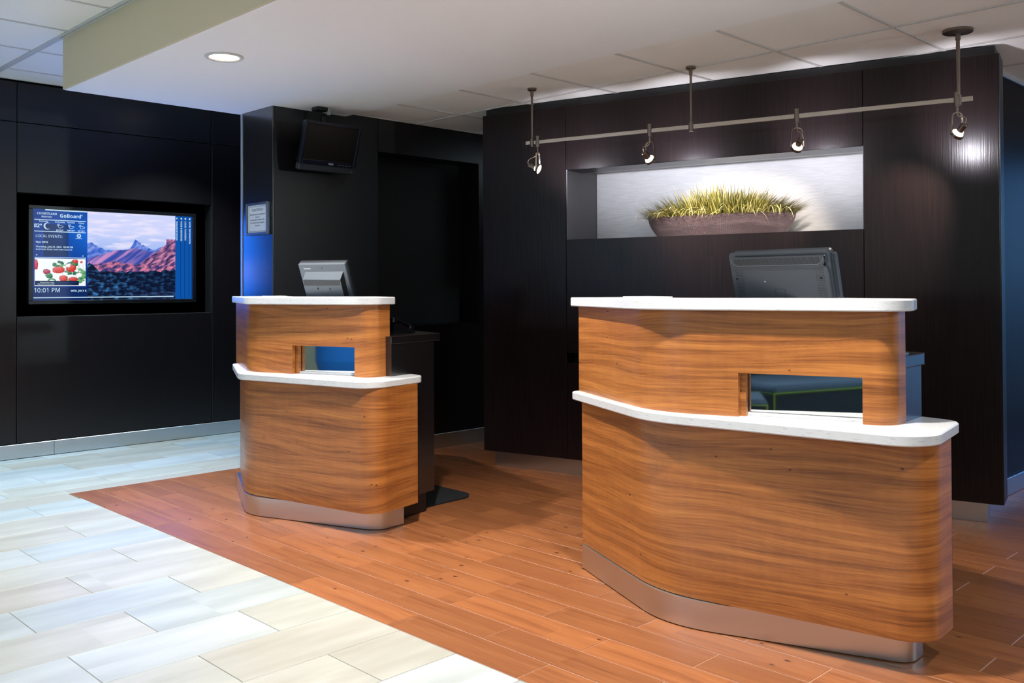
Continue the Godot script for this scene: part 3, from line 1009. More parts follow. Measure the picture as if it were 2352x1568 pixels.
func build_work_cabinets():
	for k in 2:
		var plan: Array = [
			[[2.945, -3.842], [3.30, -3.925], [3.56, -4.74], [3.42, -5.12], [3.04, -5.12], [2.745, -4.64], [2.79, -4.35]],
			[[3.10, -1.274], [3.275, -1.287], [3.60, -2.05], [3.50, -2.58], [3.22, -2.58], [2.90, -2.02], [2.965, -1.70]]][k]
		var top := [0.955, 0.968][k] as float
		var f := [Vector2(0.972, -0.235), Vector2(0.9855, -0.17)][k] as Vector2
		var o := thing("work_cabinet", ["dark low cabinet standing behind the smaller left desk", "dark low cabinet rising above the white ledge of the larger right desk"][k], "cabinet", Vector3.ZERO, "dark staff cabinets behind the desks")
		var body := PackedVector2Array(); var toe := PackedVector2Array(); var wt := []
		var mid := Vector2.ZERO
		for p in plan: mid += Vector2(p[0], p[1]) / plan.size()
		for i in plan.size():
			var p := Vector2(plan[i][0], plan[i][1])
			body.append(p)
			toe.append(p if i == 0 else p - f * 0.075 if i == 1 else p.lerp(mid, 0.2))
			var q: Vector2 = p + f * 0.055 if i == 1 else p + (p - mid).normalized() * 0.04 if i in [2, 3] else p
			wt.append([q.x, q.y, 0.004])
		wt.reverse()
		obj("body", prism(body, 0.1, top - 0.041), mat.cabinet, o)
		obj("toe_kick", prism(toe, 0.0, 0.1), mat.laminate, o)
		var m := M.new()
		slab(m, fillet(wt, true, 4), top - 0.04, top, 0.003)
		var w := obj("worktop", m, mat.cabinet)
		tag(w, ["dark worktop with a telephone on it behind the smaller left desk", "dark worktop sticking out to the right of the larger desk's upper tier"][k], "worktop", "dark staff worktops behind the desks")


# ---------------------------------------------------------------- wide wall screen
func build_screen_on_wall():
	var o := thing("wall_screen", "wide lit information screen in the far dark wall, showing mountains and a blue panel", "screen", Vector3(2.9025, 1.4615, -7.222))
	obj("housing", box(Vector3(0, 0, -0.045), Vector3(1.262, 0.708, 0.086), 0.004), mat.bezel, o)
	var fr := M.new()
	for s in [-1.0, 1.0]:
		bx(fr, Vector3(0, s * 0.3465, 0.001), Vector3(1.274, 0.026, 0.014), 0.003)
		bx(fr, Vector3(s * 0.6225, 0, 0.001), Vector3(0.029, 0.667, 0.014), 0.003)
	obj("frame", fr, mat.bezel, o)
	var sm := std(Color.BLACK, 0.25)
	sm.emission_enabled = true
	sm.emission = Color.BLACK
	sm.emission_operator = BaseMaterial3D.EMISSION_OP_ADD
	sm.emission_texture = tex(screen_picture())
	sm.emission_energy_multiplier = 1.12
	var q := M.new()
	q.flat(Vector3(-0.608, -0.3345, 0), Vector3(0.608, -0.3345, 0), Vector3(0.608, 0.3345, 0), Vector3(-0.608, 0.3345, 0), Vector3.BACK, Vector2(0, 1), Vector2(1, 1), Vector2(1, 0), Vector2(0, 0))
	var scr := obj("screen", q, sm, o)
	var lt := AreaLight3D.new()
	lt.name = "screen_glow"
	lt.light_color = Color(0.0, 0.44, 1.0)
	lt.light_energy = 1.5
	lt.area_size = Vector2(1.2, 0.66)
	lt.area_range = 12.0
	lt.shadow_enabled = true
	o.add_child(lt)
	lt.position = Vector3(0, 0, 0.014)
	lt.rotation.y = PI
	var wt := glow(Color(0.80, 0.92, 1.0), 0.9)
	var dim := glow(Color(0.30, 0.55, 0.85), 0.6)
	var rows := [
		["COURTYARD", -0.580, -0.443, 0.3015, 700, "Droid Serif"], ["Marriott", -0.550, -0.478, 0.279, 700, "Droid Serif"], ["GoBoard", -0.4206, -0.2712, 0.290, 700, "Droid Sans"], ["®", -0.270, -0.259, 0.2995, 400, "Droid Sans"],
		["Currently", -0.566, -0.504, 0.2443, 600, "Droid Sans"], ["82°", -0.5998, -0.546, 0.2115, 700, "Droid Sans"],
		["Wednesday", -0.457, -0.3854, 0.243, 600, "Droid Sans"], ["Thursday", -0.373, -0.316, 0.2424, 600, "Droid Sans"], ["Friday", -0.2887, -0.248, 0.242, 600, "Droid Sans"],
		["99°/81°", -0.448, -0.3966, 0.182, 600, "Droid Sans"], ["100°/81°", -0.373, -0.3157, 0.183, 600, "Droid Sans"], ["99°/81°", -0.293, -0.242, 0.182, 600, "Droid Sans"],
		["LOCAL EVENTS:", -0.588, -0.4047, 0.137, 500, "Droid Sans"], ["Styc 2016", -0.588, -0.505, 0.092, 600, "Droid Sans"],
		["Thursday, July 21, 2016   03:00 PM", -0.588, -0.3284, 0.059, 600, "Droid Sans"], ["South Padre Island, South Padre Island TX", -0.588, -0.335, 0.0396, 600, "Droid Sans"],
		["<", -0.588, -0.577, -0.0023, 700, "Droid Sans"], [">", -0.262, -0.251, -0.0037, 700, "Droid Sans"],
		["Watermelon & Vine", -0.559, -0.460, -0.2015, 600, "Droid Sans"], ["Ripened Tomato Salad", -0.575, -0.460, -0.2133, 600, "Droid Sans"],
		["10:01 PM", -0.598, -0.4218, -0.259, 500, "Droid Sans"], ["WED, JULY 6", -0.344, -0.2312, -0.2644, 600, "Droid Sans"]]
	for r in rows: line(o, r[0], r[1], r[2], r[3], wt, Basis.IDENTITY, r[4], r[5])
	for r in [["TRANSPORTATION", 0.4737, 0.293, 0.138], ["FOOD & BEVERAGE", 0.5128, 0.2946, 0.1327], ["LOCAL FAVORITES", 0.5467, 0.2944, 0.1402], ["HOTEL INFORMATION", 0.5836, 0.2935, 0.1142]]:
		var t = line(o, r[0], 0.0, r[2] - r[3], 0.0, wt, Basis(Vector3.BACK, -PI / 2), 600, "Droid Sans")
		t.position = Vector3(r[1], (r[2] + r[3]) / 2.0, 0.0016)
	var mk := M.new()
	for l in [[-0.598, -0.236, 0.2557, 0.006], [-0.598, -0.236, 0.1712, 0.006], [-0.596, -0.234, -0.0195, 0.005], [-0.311, -0.262, 0.1255, 0.004]]:
		bx(mk, Vector3((l[0] + l[1]) / 2, l[2], 0.0012), Vector3(l[1] - l[0], l[3], 0.0006), 0)
	bx(mk, Vector3(-0.375, 0.3295, 0.0012), Vector3(0.297, 0.010, 0.0006), 0)
	bx(mk, Vector3(-0.078, -0.313, 0.0012), Vector3(1.05, 0.007, 0.0006), 0)
	obj("rules", mk, wt, o).set_meta("kind", "stuff")
	mk = M.new()
	# crescent moon
	for i in 24:
		var a0 := lerpf(0.55, 5.2, i / 24.0); var a1 := lerpf(0.55, 5.2, (i + 1) / 24.0)
		var f := func(a: float, inner: bool) -> Vector3:
			var w := 0.011 * sin((a - 0.55) / 4.65 * PI)
			var rr := 0.0255 - (w if inner else 0.0)
			return Vector3(-0.509 + rr * cos(a + 0.35), 0.211 + rr * sin(a + 0.35), 0.0014)
		mk.flat(f.call(a0, false), f.call(a1, false), f.call(a1, true), f.call(a0, true), Vector3.BACK)
	obj("moon_symbol", mk, wt, o)
	# sun behind cloud, three times
	for c in [Vector2(-0.4214, 0.213), Vector2(-0.3436, 0.2123), Vector2(-0.2665, 0.213)]:
		mk = M.new()
		var p := []
		for i in 25:
			var a := TAU * i / 24.0
			var rr := 1.0 + 0.16 * sin(a * 3.0 + 1.0)
			p.append(Vector3(c.x + 0.004 + 0.0165 * cos(a) * rr, c.y - 0.004 + 0.009 * sin(a) * rr, 0.0014))
		tube(mk, p, 0.0014, 5)
		for i in 6:
			var a := 0.9 + i * 0.52
			var dv := Vector3(cos(a), sin(a), 0)
			tube(mk, [Vector3(c.x - 0.009, c.y + 0.006, 0.0014) + dv * 0.007, Vector3(c.x - 0.009, c.y + 0.006, 0.0014) + dv * 0.0125], 0.001, 4)
		var p2 := []
		for i in 10: p2.append(Vector3(c.x - 0.009 + 0.005 * cos(0.6 + i * 0.4), c.y + 0.006 + 0.005 * sin(0.6 + i * 0.4), 0.0014))
		tube(mk, p2, 0.0011, 4)
		obj("weather_symbol", mk, wt, o)
	mk = M.new()
	# badge: ring with a small letter-like hook
	var rg := []
	for i in 25: rg.append(Vector3(-0.2863 + 0.0125 * cos(TAU * i / 24.0), 0.1463 + 0.0125 * sin(TAU * i / 24.0), 0.0014))
	tube(mk, rg, 0.0035, 5)
	tube(mk, [Vector3(-0.289, 0.151, 0.0014), Vector3(-0.289, 0.142, 0.0014), Vector3(-0.284, 0.142, 0.0014), Vector3(-0.2825, 0.1445, 0.0014), Vector3(-0.285, 0.147, 0.0014), Vector3(-0.289, 0.147, 0.0014)], 0.0012, 4)
	obj("badge", mk, wt, o)
	# little symbols on top of the four tabs
	for x in [0.4746, 0.5129, 0.5467, 0.5836]:
		mk = M.new()
		bx(mk, Vector3(x, 0.3145, 0.0012), Vector3(0.004 if x < 0.5 else 0.010, 0.014, 0.0006), 0)
		bx(mk, Vector3(x, 0.3145 + (0.001 if x < 0.5 else 0.0), 0.0012), Vector3(0.014, 0.004, 0.0006), 0)
		obj("tab_symbol", mk, wt, o)

func line(parent: Node, s: String, xl: float, xr: float, y: float, material: Material, bs: Basis, weight: int, face: String):
	var t = text(parent, s, Vector3((xl + xr) / 2.0, y, 0.0016), 1.0, material, bs, HORIZONTAL_ALIGNMENT_CENTER, weight, face)
	var tm: TextMesh = t.mesh
	var w: float = tm.get_aabb().size.x
	tm.pixel_size *= (xr - xl) / maxf(w, 0.001)
	return t

func screen_picture() -> Image:
	var w := 1024; var h := 562
	var d := PackedByteArray()
	d.resize(w * h * 3)
	var n1 := noise(1.0, 201, 4); var n2 := noise(1.0, 202, 5); var n3 := noise(1.0, 203, 3)
	var cel := noise(1.0, 204, 2, FastNoiseLite.TYPE_CELLULAR)
	var x0 := 323; var x1 := 902; var o := 0
	var hs := []     # ridge heights per column
	for i in w:
		var u := clampf(float(i - x0) / (x1 - x0), 0.0, 1.0)
		var pk := func(c: float, wd: float) -> float: return maxf(0.0, 1.0 - absf(u - c) / wd)
		var a: float = 0.43 + 0.012 * n1.get_noise_1d(u * 12.0) - 0.085 * pk.call(0.03, 0.16) - 0.11 * pow(pk.call(0.53, 0.07), 0.7) - 0.075 * pk.call(0.62, 0.12) - 0.06 * pk.call(0.85, 0.12)
		var b: float = 0.53 - 0.13 * pow(pk.call(0.53, 0.52), 0.8) - 0.02 * pk.call(0.3, 0.1) + 0.012 * n1.get_noise_1d(u * 17.0 + 40.0)
		var c: float = 0.62 - 0.33 * pow(clampf((u - 0.5) / 0.46, 0.0, 1.0), 1.15) + 0.012 * n1.get_noise_1d(u * 30.0 + 80.0)
		if u > 0.89: c = minf(c, 0.285 + 0.01 * n1.get_noise_1d(u * 60.0))
		var e: float = 0.60 - 0.04 * pk.call(0.3, 0.25) + 0.018 * n1.get_noise_1d(u * 14.0 + 120.0)
		var f: float = 0.675 - 0.10 * pk.call(0.02, 0.1) - 0.02 * pk.call(0.95, 0.3) + 0.03 * n1.get_noise_1d(u * 9.0 + 160.0)
		hs.append([a, b, c, e, f])
	for j in h:
		for i in w:
			var c := Color8(6, 66, 140)
			if i >= x1:
				c = Color8(8, 78, 160)
				for l in [938, 967, 998]:
					if absi(i - l) < 2: c = Color8(6, 46, 104)
				if i > 1017: c = Color8(4, 40, 96)
			elif i < x0:
				c = Color8(6, 48, 124).lerp(Color8(12, 98, 204), clampf((1.0 - absf(j - 150.0) / 260.0) * (i / 323.0), 0.0, 1.0))
				if i > 62 and i < 208 and j > 90 and j < 290: c = c.darkened(0.35)
				if j > 480: c = c.darkened(0.25)
			else:
				var u := float(i - x0) / (x1 - x0); var v := float(j) / h
				var g: Array = hs[i]
				var k := n2.get_noise_2d(u * 9.0, v * 22.0)
				if v > g[4]:
					var ce := cel.get_noise_2d(u * 17.0, v * 12.0 + u * 4.0)
					var q := clampf(0.62 + ce * 0.85 + k * 0.75, 0.0, 1.0)
					c = Color8(8, 18, 44).lerp(Color8(70, 150, 214), q * (1.0 if u < 0.5 else 0.6))
					if v > 0.9 and u > 0.45: c = c.lerp(Color8(70, 86, 130), 0.4 * clampf(k + 0.5, 0.0, 1.0))
				elif v > g[3]:
					var q := clampf(0.5 + 1.1 * n2.get_noise_2d(u * 13.0 + v * 9.0, v * 15.0), 0.0, 1.0)
					c = Color8(44, 44, 104).lerp(Color8(222, 128, 150), q)
				elif v > g[2]:
					var q := clampf(0.52 + 1.25 * n2.get_noise_2d(u * 14.0 + v * 18.0, v * 7.0 - u * 3.0), 0.0, 1.0)
					c = Color8(52, 40, 92).lerp(Color8(206, 132, 164), q)
				elif v > g[1]:
					var q := clampf(0.42 + 1.2 * n1.get_noise_2d(u * 9.0 + v * 11.0, v * 6.0 + 3.0 * u), 0.0, 1.0)
					c = Color8(52, 70, 158).lerp(Color8(190, 136, 190), q)
				elif v > g[0]:
					var q := clampf(0.45 + 1.0 * n1.get_noise_2d(u * 16.0 + v * 10.0, v * 12.0), 0.0, 1.0)
					c = Color8(48, 92, 190).lerp(Color8(142, 156, 222), q)
				else:
					c = Color8(198, 204, 240).lerp(Color8(150, 176, 232), clampf((v - 0.2) * 4.0, 0.0, 1.0))
					c = c.lerp(Color8(226, 220, 242), clampf(n3.get_noise_2d(u * 2.5, v * 16.0) * 1.4 + 0.2, 0.0, 0.8))
			d[o] = int(c.r * 255); d[o + 1] = int(c.g * 255); d[o + 2] = int(c.b * 255)
			o += 3
	var im := Image.create_from_data(w, h, false, Image.FORMAT_RGB8, d)
	# salad picture
	var sx0 := 11; var sx1 := 313; var sy0 := 303; var sy1 := 473
	im.fill_rect(Rect2i(sx0, sy0, sx1 - sx0, sy1 - sy0), Color8(232, 236, 240))
	var rr := RandomNumberGenerator.new()
	rr.seed = 77
	var blobs := [[14, 340, 17, 34, Color8(186, 30, 50)], [80, 384, 22, 16, Color8(150, 26, 62)]]
	for i in 46:
		var bx0 := rr.randf_range(85, 312); var by0 := rr.randf_range(312, 446)
		if by0 < 372 - (bx0 - 85) * 0.9: continue
		blobs.append([bx0, by0, rr.randf_range(8, 24), rr.randf_range(6, 16), [Color8(24, 104, 62), Color8(14, 80, 56), Color8(70, 150, 80), Color8(226, 236, 226)][rr.randi() % 4]])
	for b in [[150, 372, 36, 22], [225, 362, 30, 24], [250, 318, 18, 13], [178, 425, 26, 20], [236, 430, 30, 14], [286, 322, 8, 7], [128, 380, 12, 12]]:
		blobs.append([b[0], b[1], b[2], b[3], Color8(196, 38, 34)])
	for b in [[205, 345, 16, 10], [270, 404, 20, 14], [186, 396, 18, 10], [306, 352, 12, 14], [258, 376, 12, 9]]:
		blobs.append([b[0], b[1], b[2], b[3], Color8(236, 242, 238)])
	for b in blobs:
		var c: Color = b[4]
		for y in range(maxi(sy0, int(b[1] - b[3])), mini(sy1, int(b[1] + b[3]))):
			for x in range(maxi(sx0, int(b[0] - b[2])), mini(sx1, int(b[0] + b[2]))):
				var ex: float = float(x - b[0]) / b[2]; var ey: float = float(y - b[1]) / b[3]
				var e := ex * ex + ey * ey + 0.5 * n2.get_noise_2d(x * 0.08, y * 0.08)
				if e < 1.0: im.set_pixel(x, y, c.lightened(0.35 * clampf(0.5 - ex * 0.4 - ey * 0.6 + n2.get_noise_2d(x * 0.15, y * 0.15), 0.0, 1.0)).darkened(0.35 * clampf(e - 0.4, 0.0, 1.0)))
	im.fill_rect(Rect2i(13, 441, 258, 27), Color8(8, 22, 58))
	for r in [[132, 450, 124], [132, 460, 100]]:
		for x in range(r[0], r[0] + r[2], 7): im.fill_rect(Rect2i(x, r[1], 5, 3), Color8(40, 92, 160))
	return im


# ---------------------------------------------------------------- framed notice
func build_notice():
	var bs := Basis(Vector3(0, 0, 1), Vector3(0, 1, 0), Vector3(-1, 0, 0))     # faces -x
	var o := thing("framed_notice", "small grey framed guest notice on the blue-lit end of the dark partition", "notice", Vector3(3.172, 1.669, -5.562))
	o.basis = bs
	var f := M.new()
	for s in [-1.0, 1.0]:
		bx(f, Vector3(s * 0.131, 0, 0.013), Vector3(0.016, 0.214, 0.026), 0.003)
		bx(f, Vector3(0, s * 0.099, 0.013), Vector3(0.248, 0.016, 0.026), 0.003)
	obj("frame", f, mat.frame_grey, o)
	obj("backing", box(Vector3(0, 0, 0.007), Vector3(0.25, 0.186, 0.012), 0), mat.frame_grey, o)
	var sh := obj("sheet", box(Vector3(0, 0, 0.014), Vector3(0.246, 0.182, 0.002), 0), mat.paper, o)
	var b := M.new()
	for s in [-1.0, 1.0]:
		bx(b, Vector3(s * 0.110, 0, 0.0152), Vector3(0.0016, 0.164, 0.0006), 0)
		bx(b, Vector3(0, s * 0.082, 0.0152), Vector3(0.22, 0.0016, 0.0006), 0)
	obj("border", b, mat.ink, o)
	for r in [["Guest Notice", 0.075, 0.061, "Droid Serif"], ["Please do not leave valuables in", 0.098, 0.030, "Droid Serif"], ["your car", 0.026, 0.012, "Droid Serif"], ["We have safes available at the", 0.092, -0.006, "Droid Serif"], ["front desk for your valuables.", 0.092, -0.025, "Droid Serif"], ["Thank you", 0.032, -0.044, "Droid Serif"]]:
		var t = line(o, r[0], -r[1], r[1], r[2], mat.ink, Basis.IDENTITY, 400, r[3])
		t.position.z = 0.0153


# ---------------------------------------------------------------- hanging monitor
func build_hanging_monitor():
	var up := Vector3(0, 0.265, 0.085).normalized()
	var o := thing("hanging_monitor", "small black switched-off monitor tilted down from a ceiling bracket in front of the dark partition", "monitor", Vector3(3.485, 2.150, -5.190))
	o.basis = Basis(Vector3.RIGHT, up, Vector3.RIGHT.cross(up))
	obj("housing", box(Vector3(0, 0, -0.022), Vector3(0.432, 0.278, 0.030), 0.006), mat.bezel, o)
	obj("rear_cover", box(Vector3(0, -0.01, -0.05), Vector3(0.30, 0.19, 0.04), 0.012), mat.bezel, o)
	var f := M.new()
	for s in [-1.0, 1.0]: bx(f, Vector3(s * 0.208, 0.004, 0), Vector3(0.022, 0.282, 0.018), 0.004)
	bx(f, Vector3(0, 0.134, 0), Vector3(0.396, 0.022, 0.018), 0.004)
	bx(f, Vector3(0, -0.122, 0), Vector3(0.396, 0.032, 0.018), 0.004)
	obj("bezel", f, std(Color8(10, 14, 32), 0.25), o)
	obj("screen", box(Vector3(0, 0.008, -0.004), Vector3(0.396, 0.234, 0.006), 0), std(Color8(2, 2, 3), 0.3), o)
	obj("speaker_bar", box(Vector3(0, -0.159, -0.012), Vector3(0.438, 0.042, 0.046), 0.006), mat.monitor_dark, o)
	line(o, "VIZIO", 0.0, 0.038, -0.124, mat.white_mark, Basis.IDENTITY, 600, "Droid Sans").position.z = 0.0092
	for r in [[0.075, 0.012], [0.095, 0.016], [0.118, 0.014], [0.142, 0.018], [0.168, 0.018]]:
		obj("mark", box(Vector3(r[0], -0.125, 0.0092), Vector3(r[1], 0.004, 0.0006), 0), std(Color8(92, 100, 118), 0.5), o)
	obj("power_light", box(Vector3(0.186, -0.163, 0.0115), Vector3(0.005, 0.005, 0.001), 0), mat.white_mark, o)
	# bracket, in world axes
	var br := M.new()
	var inv := o.transform.affine_inverse()
	var bb := inv.basis
	bx(br, inv * Vector3(3.43, 2.386, -5.235), Vector3(0.085, 0.026, 0.075), 0.004, bb)
	bx(br, inv * Vector3(3.465, 2.26, -5.25), Vector3(0.03, 0.20, 0.022), 0.003, bb)
	obj("bracket", br, mat.bezel, o)
	obj("post", box(inv * Vector3(3.478, 2.378, -5.205), Vector3(0.022, 0.055, 0.022), 0.003, bb), std(Color8(150, 148, 146), 0.6), o)


# ---------------------------------------------------------------- track light
const RAIL_A := Vector3(4.091, 2.09, -3.983)
const RAIL_B := Vector3(4.654, 2.09, -1.575)

func build_track():
	var dir := (RAIL_B - RAIL_A).normalized()
	var side := dir.cross(Vector3.UP)
	var bs := Basis(dir, Vector3.UP, side)
	var ln := RAIL_A.distance_to(RAIL_B)
	var o := thing("track_rail", "long flat metal lighting rail hung from three ceiling stems along the feature wall", "track rail", RAIL_A)
	o.basis = bs
	obj("bar", box(Vector3(ln / 2, 0, 0), Vector3(ln, 0.022, 0.009), 0.001), mat.nickel, o)
	for k in 3:
		var x: float = [0.045, 1.068, ln - 0.062][k]
		var big := k == 2
		var m := M.new()
		var r := 0.009 if big else 0.0068
		rod(m, Vector3(x, 0.005, 0.0), Vector3(x, 0.33, 0.0), r)
		rod(m, Vector3(x, -0.026, 0.0), Vector3(x, 0.022, 0.0), 0.0145, 20, 0.002)
		obj("stem", m, mat.nickel_dark, o)
		var c := M.new()
		var cr := 0.068 if big else 0.028
		lathe(c, [Vector2(0, 0.316), Vector2(0.018, 0.316), Vector2(0.02, 0.318), Vector2(cr - 0.002, 0.320), Vector2(cr, 0.322), Vector2(cr, 0.332), Vector2(0, 0.334)], 32, Transform3D(Basis.IDENTITY, Vector3(x, 0, 0)))
		rod(c, Vector3(x, 0.285, 0), Vector3(x, 0.32, 0), r + 0.003)
		obj("canopy", c, mat.nickel_dark, o)
	var heads := [
		[Vector3(4.111, 2.09, -3.902), Vector3(0.36, -0.36, 0.80), "small bare-bulb spotlight at the left end of the rail, turned to the right"],
		[Vector3(4.278, 2.09, -3.184), Vector3(0.735, -0.50, 0.035), "small spotlight on the rail above the left end of the lit niche"],
		[Vector3(4.466, 2.09, -2.379), Vector3(0.50, -0.46, -0.56), "small spotlight on the rail above the right end of the lit niche"],
		[Vector3(4.638, 2.09, -1.642), Vector3(0.32, -0.55, -0.62), "small spotlight at the right end of the rail, under the large round canopy"]]
	for h in heads: spot_head(h[0], h[1].normalized(), h[2])

func spot_head(p: Vector3, a: Vector3, label: String):
	var o := thing("track_spotlight", label, "spotlight", p, "spotlights on the hanging rail")
	var m := M.new()
	rod(m, Vector3(0, -0.032, 0), Vector3(0, 0.038, 0), 0.0135, 20, 0.0015)
	rod(m, Vector3(0, -0.062, 0), Vector3(0, -0.03, 0), 0.006, 12, 0.001)
	obj("clamp", m, mat.nickel_dark, o)
	var c := Vector3(0, -0.163, 0)           # centre of the lamp ring
	var flatd := Vector3(a.x, 0, a.z).normalized()
	var side := flatd.cross(Vector3.UP)
	var back := c - a * 0.060
	m = M.new()
	for s in [-1.0, 1.0]:
		var path := [Vector3(0, -0.060, 0)]
		for i in 5: path.append(Vector3(0, -0.062, 0) + side * s * (0.006 + 0.022 * sin(i / 4.0 * PI / 2)) + Vector3(0, -0.018 * (1.0 - cos(i / 4.0 * PI / 2)), 0))
		path.append(c + side * s * 0.0345 + Vector3(0, 0.03, 0))
		path.append(c + side * s * 0.0345)
		strap(m, path, 0.010, 0.0018, flatd)
	obj("yoke", m, mat.nickel, o)
	m = M.new()
	var cu := []
	var q0 := Vector3(0, -0.062, 0); var q1 := Vector3(0, -0.105, 0) - flatd * 0.01; var q2 := back + Vector3(0, 0.055, 0) - flatd * 0.03; var q3 := back - a * 0.004
	for i in 13:
		var t := i / 12.0
		cu.append(q0.bezier_interpolate(q1, q2, q3, t))
	tube(m, cu, 0.0028, 8)
	obj("cable_arm", m, mat.nickel, o)
	var bsx := Transform3D(along(a), c)
	m = M.new()
	lathe(m, [Vector2(0, -0.064), Vector2(0.013, -0.064), Vector2(0.0155, -0.061), Vector2(0.0155, -0.020), Vector2(0.013, -0.018), Vector2(0, -0.018)], 24, bsx)
	obj("can", m, mat.nickel_dark, o)
	m = M.new()
	lathe(m, [Vector2(0.0275, -0.006), Vector2(0.031, -0.006), Vector2(0.0325, -0.003), Vector2(0.0325, 0.008), Vector2(0.0305, 0.010), Vector2(0.0275, 0.008), Vector2(0.0275, -0.006)], 28, bsx)
	for s in [-1.0, 1.0]: rod(m, c + side * s * 0.031, c + side * s * 0.041, 0.004, 10, 0.001)
	obj("ring", m, mat.nickel_dark, o)
	m = M.new()
	lathe(m, [Vector2(0.009, -0.022), Vector2(0.016, -0.017), Vector2(0.0225, -0.010), Vector2(0.0262, 0.0), Vector2(0.0270, 0.006), Vector2(0.0, 0.008)], 28, bsx)
	obj("bulb", m, mat.bulb, o)
	var s := SpotLight3D.new()
	s.name = "beam"
	s.light_color = Color(1.0, 0.93, 0.86)
	s.light_energy = 1.1
	s.spot_angle = 36.0
	s.spot_angle_attenuation = 0.8
	s.spot_range = 9.0
	s.spot_attenuation = 2.0
	s.light_size = 0.02
	s.shadow_enabled = true
	o.add_child(s)
	s.transform = Transform3D(Basis.looking_at(a, Vector3.UP), c + a * 0.014)
	var g := SpotLight3D.new()      # second light at the bulb, aimed at the wall to make its glare spots
	g.name = "wall_glare_light"
	g.light_color = Color(0.96, 0.95, 1.0)
	g.light_energy = 0.9
	g.spot_angle = 56.0
	g.spot_angle_attenuation = 1.0
	g.spot_range = 5.0
	g.spot_attenuation = 2.0
	g.light_size = 0.024
	g.shadow_enabled = true
	o.add_child(g)
	g.transform = Transform3D(Basis.looking_at(Vector3(0.975, 0.40, -0.05), Vector3.UP), c)


# ---------------------------------------------------------------- planter in the niche
func build_planter():
	var fw := FW.orthonormalized()
	var o := thing("planter", "long oval woven dark bowl of ornamental grass in the lit niche", "potted plant")
	o.transform = Transform3D(fw.basis, fw * Vector3(1.592, 1.512, -0.205))
	var m := M.new()
	var rw := 0.462; var rd := 0.125
	var prof := []
	for i in 13:
		var t := i / 12.0
		prof.append(Vector2(0.86 + 0.14 * sin(t * PI / 2), 0.002 + 0.118 * t))
	prof.push_front(Vector2(0.0, 0.002))
	prof.append(Vector2(1.0, 0.124)); prof.append(Vector2(0.975, 0.126)); prof.append(Vector2(0.95, 0.122)); prof.append(Vector2(0.9, 0.085))
	lathe(m, prof, 72, Transform3D.IDENTITY, rw, rd)
	var wi := Image.create(64, 64, false, Image.FORMAT_RGB8)
	for y in 64:
		for x in 64:
			var off := 8 if (y / 8) % 2 == 1 else 0
			var g := 0.5 + 0.5 * sin(fposmod(x + off, 16.0) / 16.0 * PI) * sin(fposmod(y, 8.0) / 8.0 * PI)
			wi.set_pixel(x, y, Color(g, g, g))
	var wm := std(Color8(112, 96, 104), 0.34, 0.55)
	wm.normal_enabled = true
	wm.normal_texture = normal_of(wi, 14.0)
	wm.normal_scale = 1.4
	wm.uv1_scale = Vector3(26, 22, 1)
	obj("bowl", m, wm, o)
	m = M.new()
	lathe(m, [Vector2(0.94, 0.092), Vector2(0.6, 0.100), Vector2(0.0, 0.102)], 40, Transform3D.IDENTITY, rw, rd)
	obj("soil", m, std(Color8(44, 36, 20), 0.95), o)
	# palette for the blades: u = tint, v = root to tip
	var pim := Image.create(64, 32, false, Image.FORMAT_RGB8)
	var tints := [Color8(84, 88, 34), Color8(120, 120, 50), Color8(150, 145, 70), Color8(182, 174, 104), Color8(70, 76, 30), Color8(134, 126, 52), Color8(200, 194, 136), Color8(104, 108, 44)]
	for x in 64:
		for y in 32:
			var c: Color = tints[x / 8]
			pim.set_pixel(x, y, c)
	var gm := std(Color.WHITE, 0.6)
	gm.albedo_texture = tex(pim)
	gm.backlight_enabled = true
	gm.backlight = Color(0.16, 0.16, 0.05)
	gm.cull_mode = BaseMaterial3D.CULL_DISABLED
	rng.seed = 99
	var fo := M.new()
	for i in 2300:
		var a := rng.randf() * TAU; var r := sqrt(rng.randf())
		var px := cos(a) * r; var pz := sin(a) * r
		var root := Vector3(px * 0.43, 0.095, pz * 0.10)
		var hump := 1.0 - 0.22 * absf(px) - 0.25 * rng.randf()
		var len := rng.randf_range(0.15, 0.275) * hump
		var out := Vector3(px * (0.42 + 1.05 * absf(px)) + rng.randfn(0, 0.22), 1.0, pz * 0.55 + rng.randfn(0, 0.22))
		blade(fo, root, out.normalized(), len, rng.randf_range(0.0022, 0.0046), rng.randf_range(0.1, 0.55) + 0.5 * absf(px) * rng.randf(), int(rng.randi() % 8))
	obj("grass", fo, gm, o).set_meta("kind", "stuff")
	for i in 64:      # longer blades that fall over the rim
		var px := lerpf(-0.98, 0.98, (i + rng.randf()) / 64.0)
		var root := Vector3(px * 0.42, 0.10, 0.095 * sqrt(maxf(0.02, 1.0 - px * px)))
		var bl := M.new()
		blade(bl, root, Vector3(px * 0.5 + rng.randfn(0, 0.45), 0.8, 0.8).normalized(), rng.randf_range(0.15, 0.26), rng.randf_range(0.003, 0.0048), 10.0 + rng.randf_range(0.35, 0.75), [3, 6, 2, 6][rng.randi() % 4])
		obj("blade", bl, gm, o)

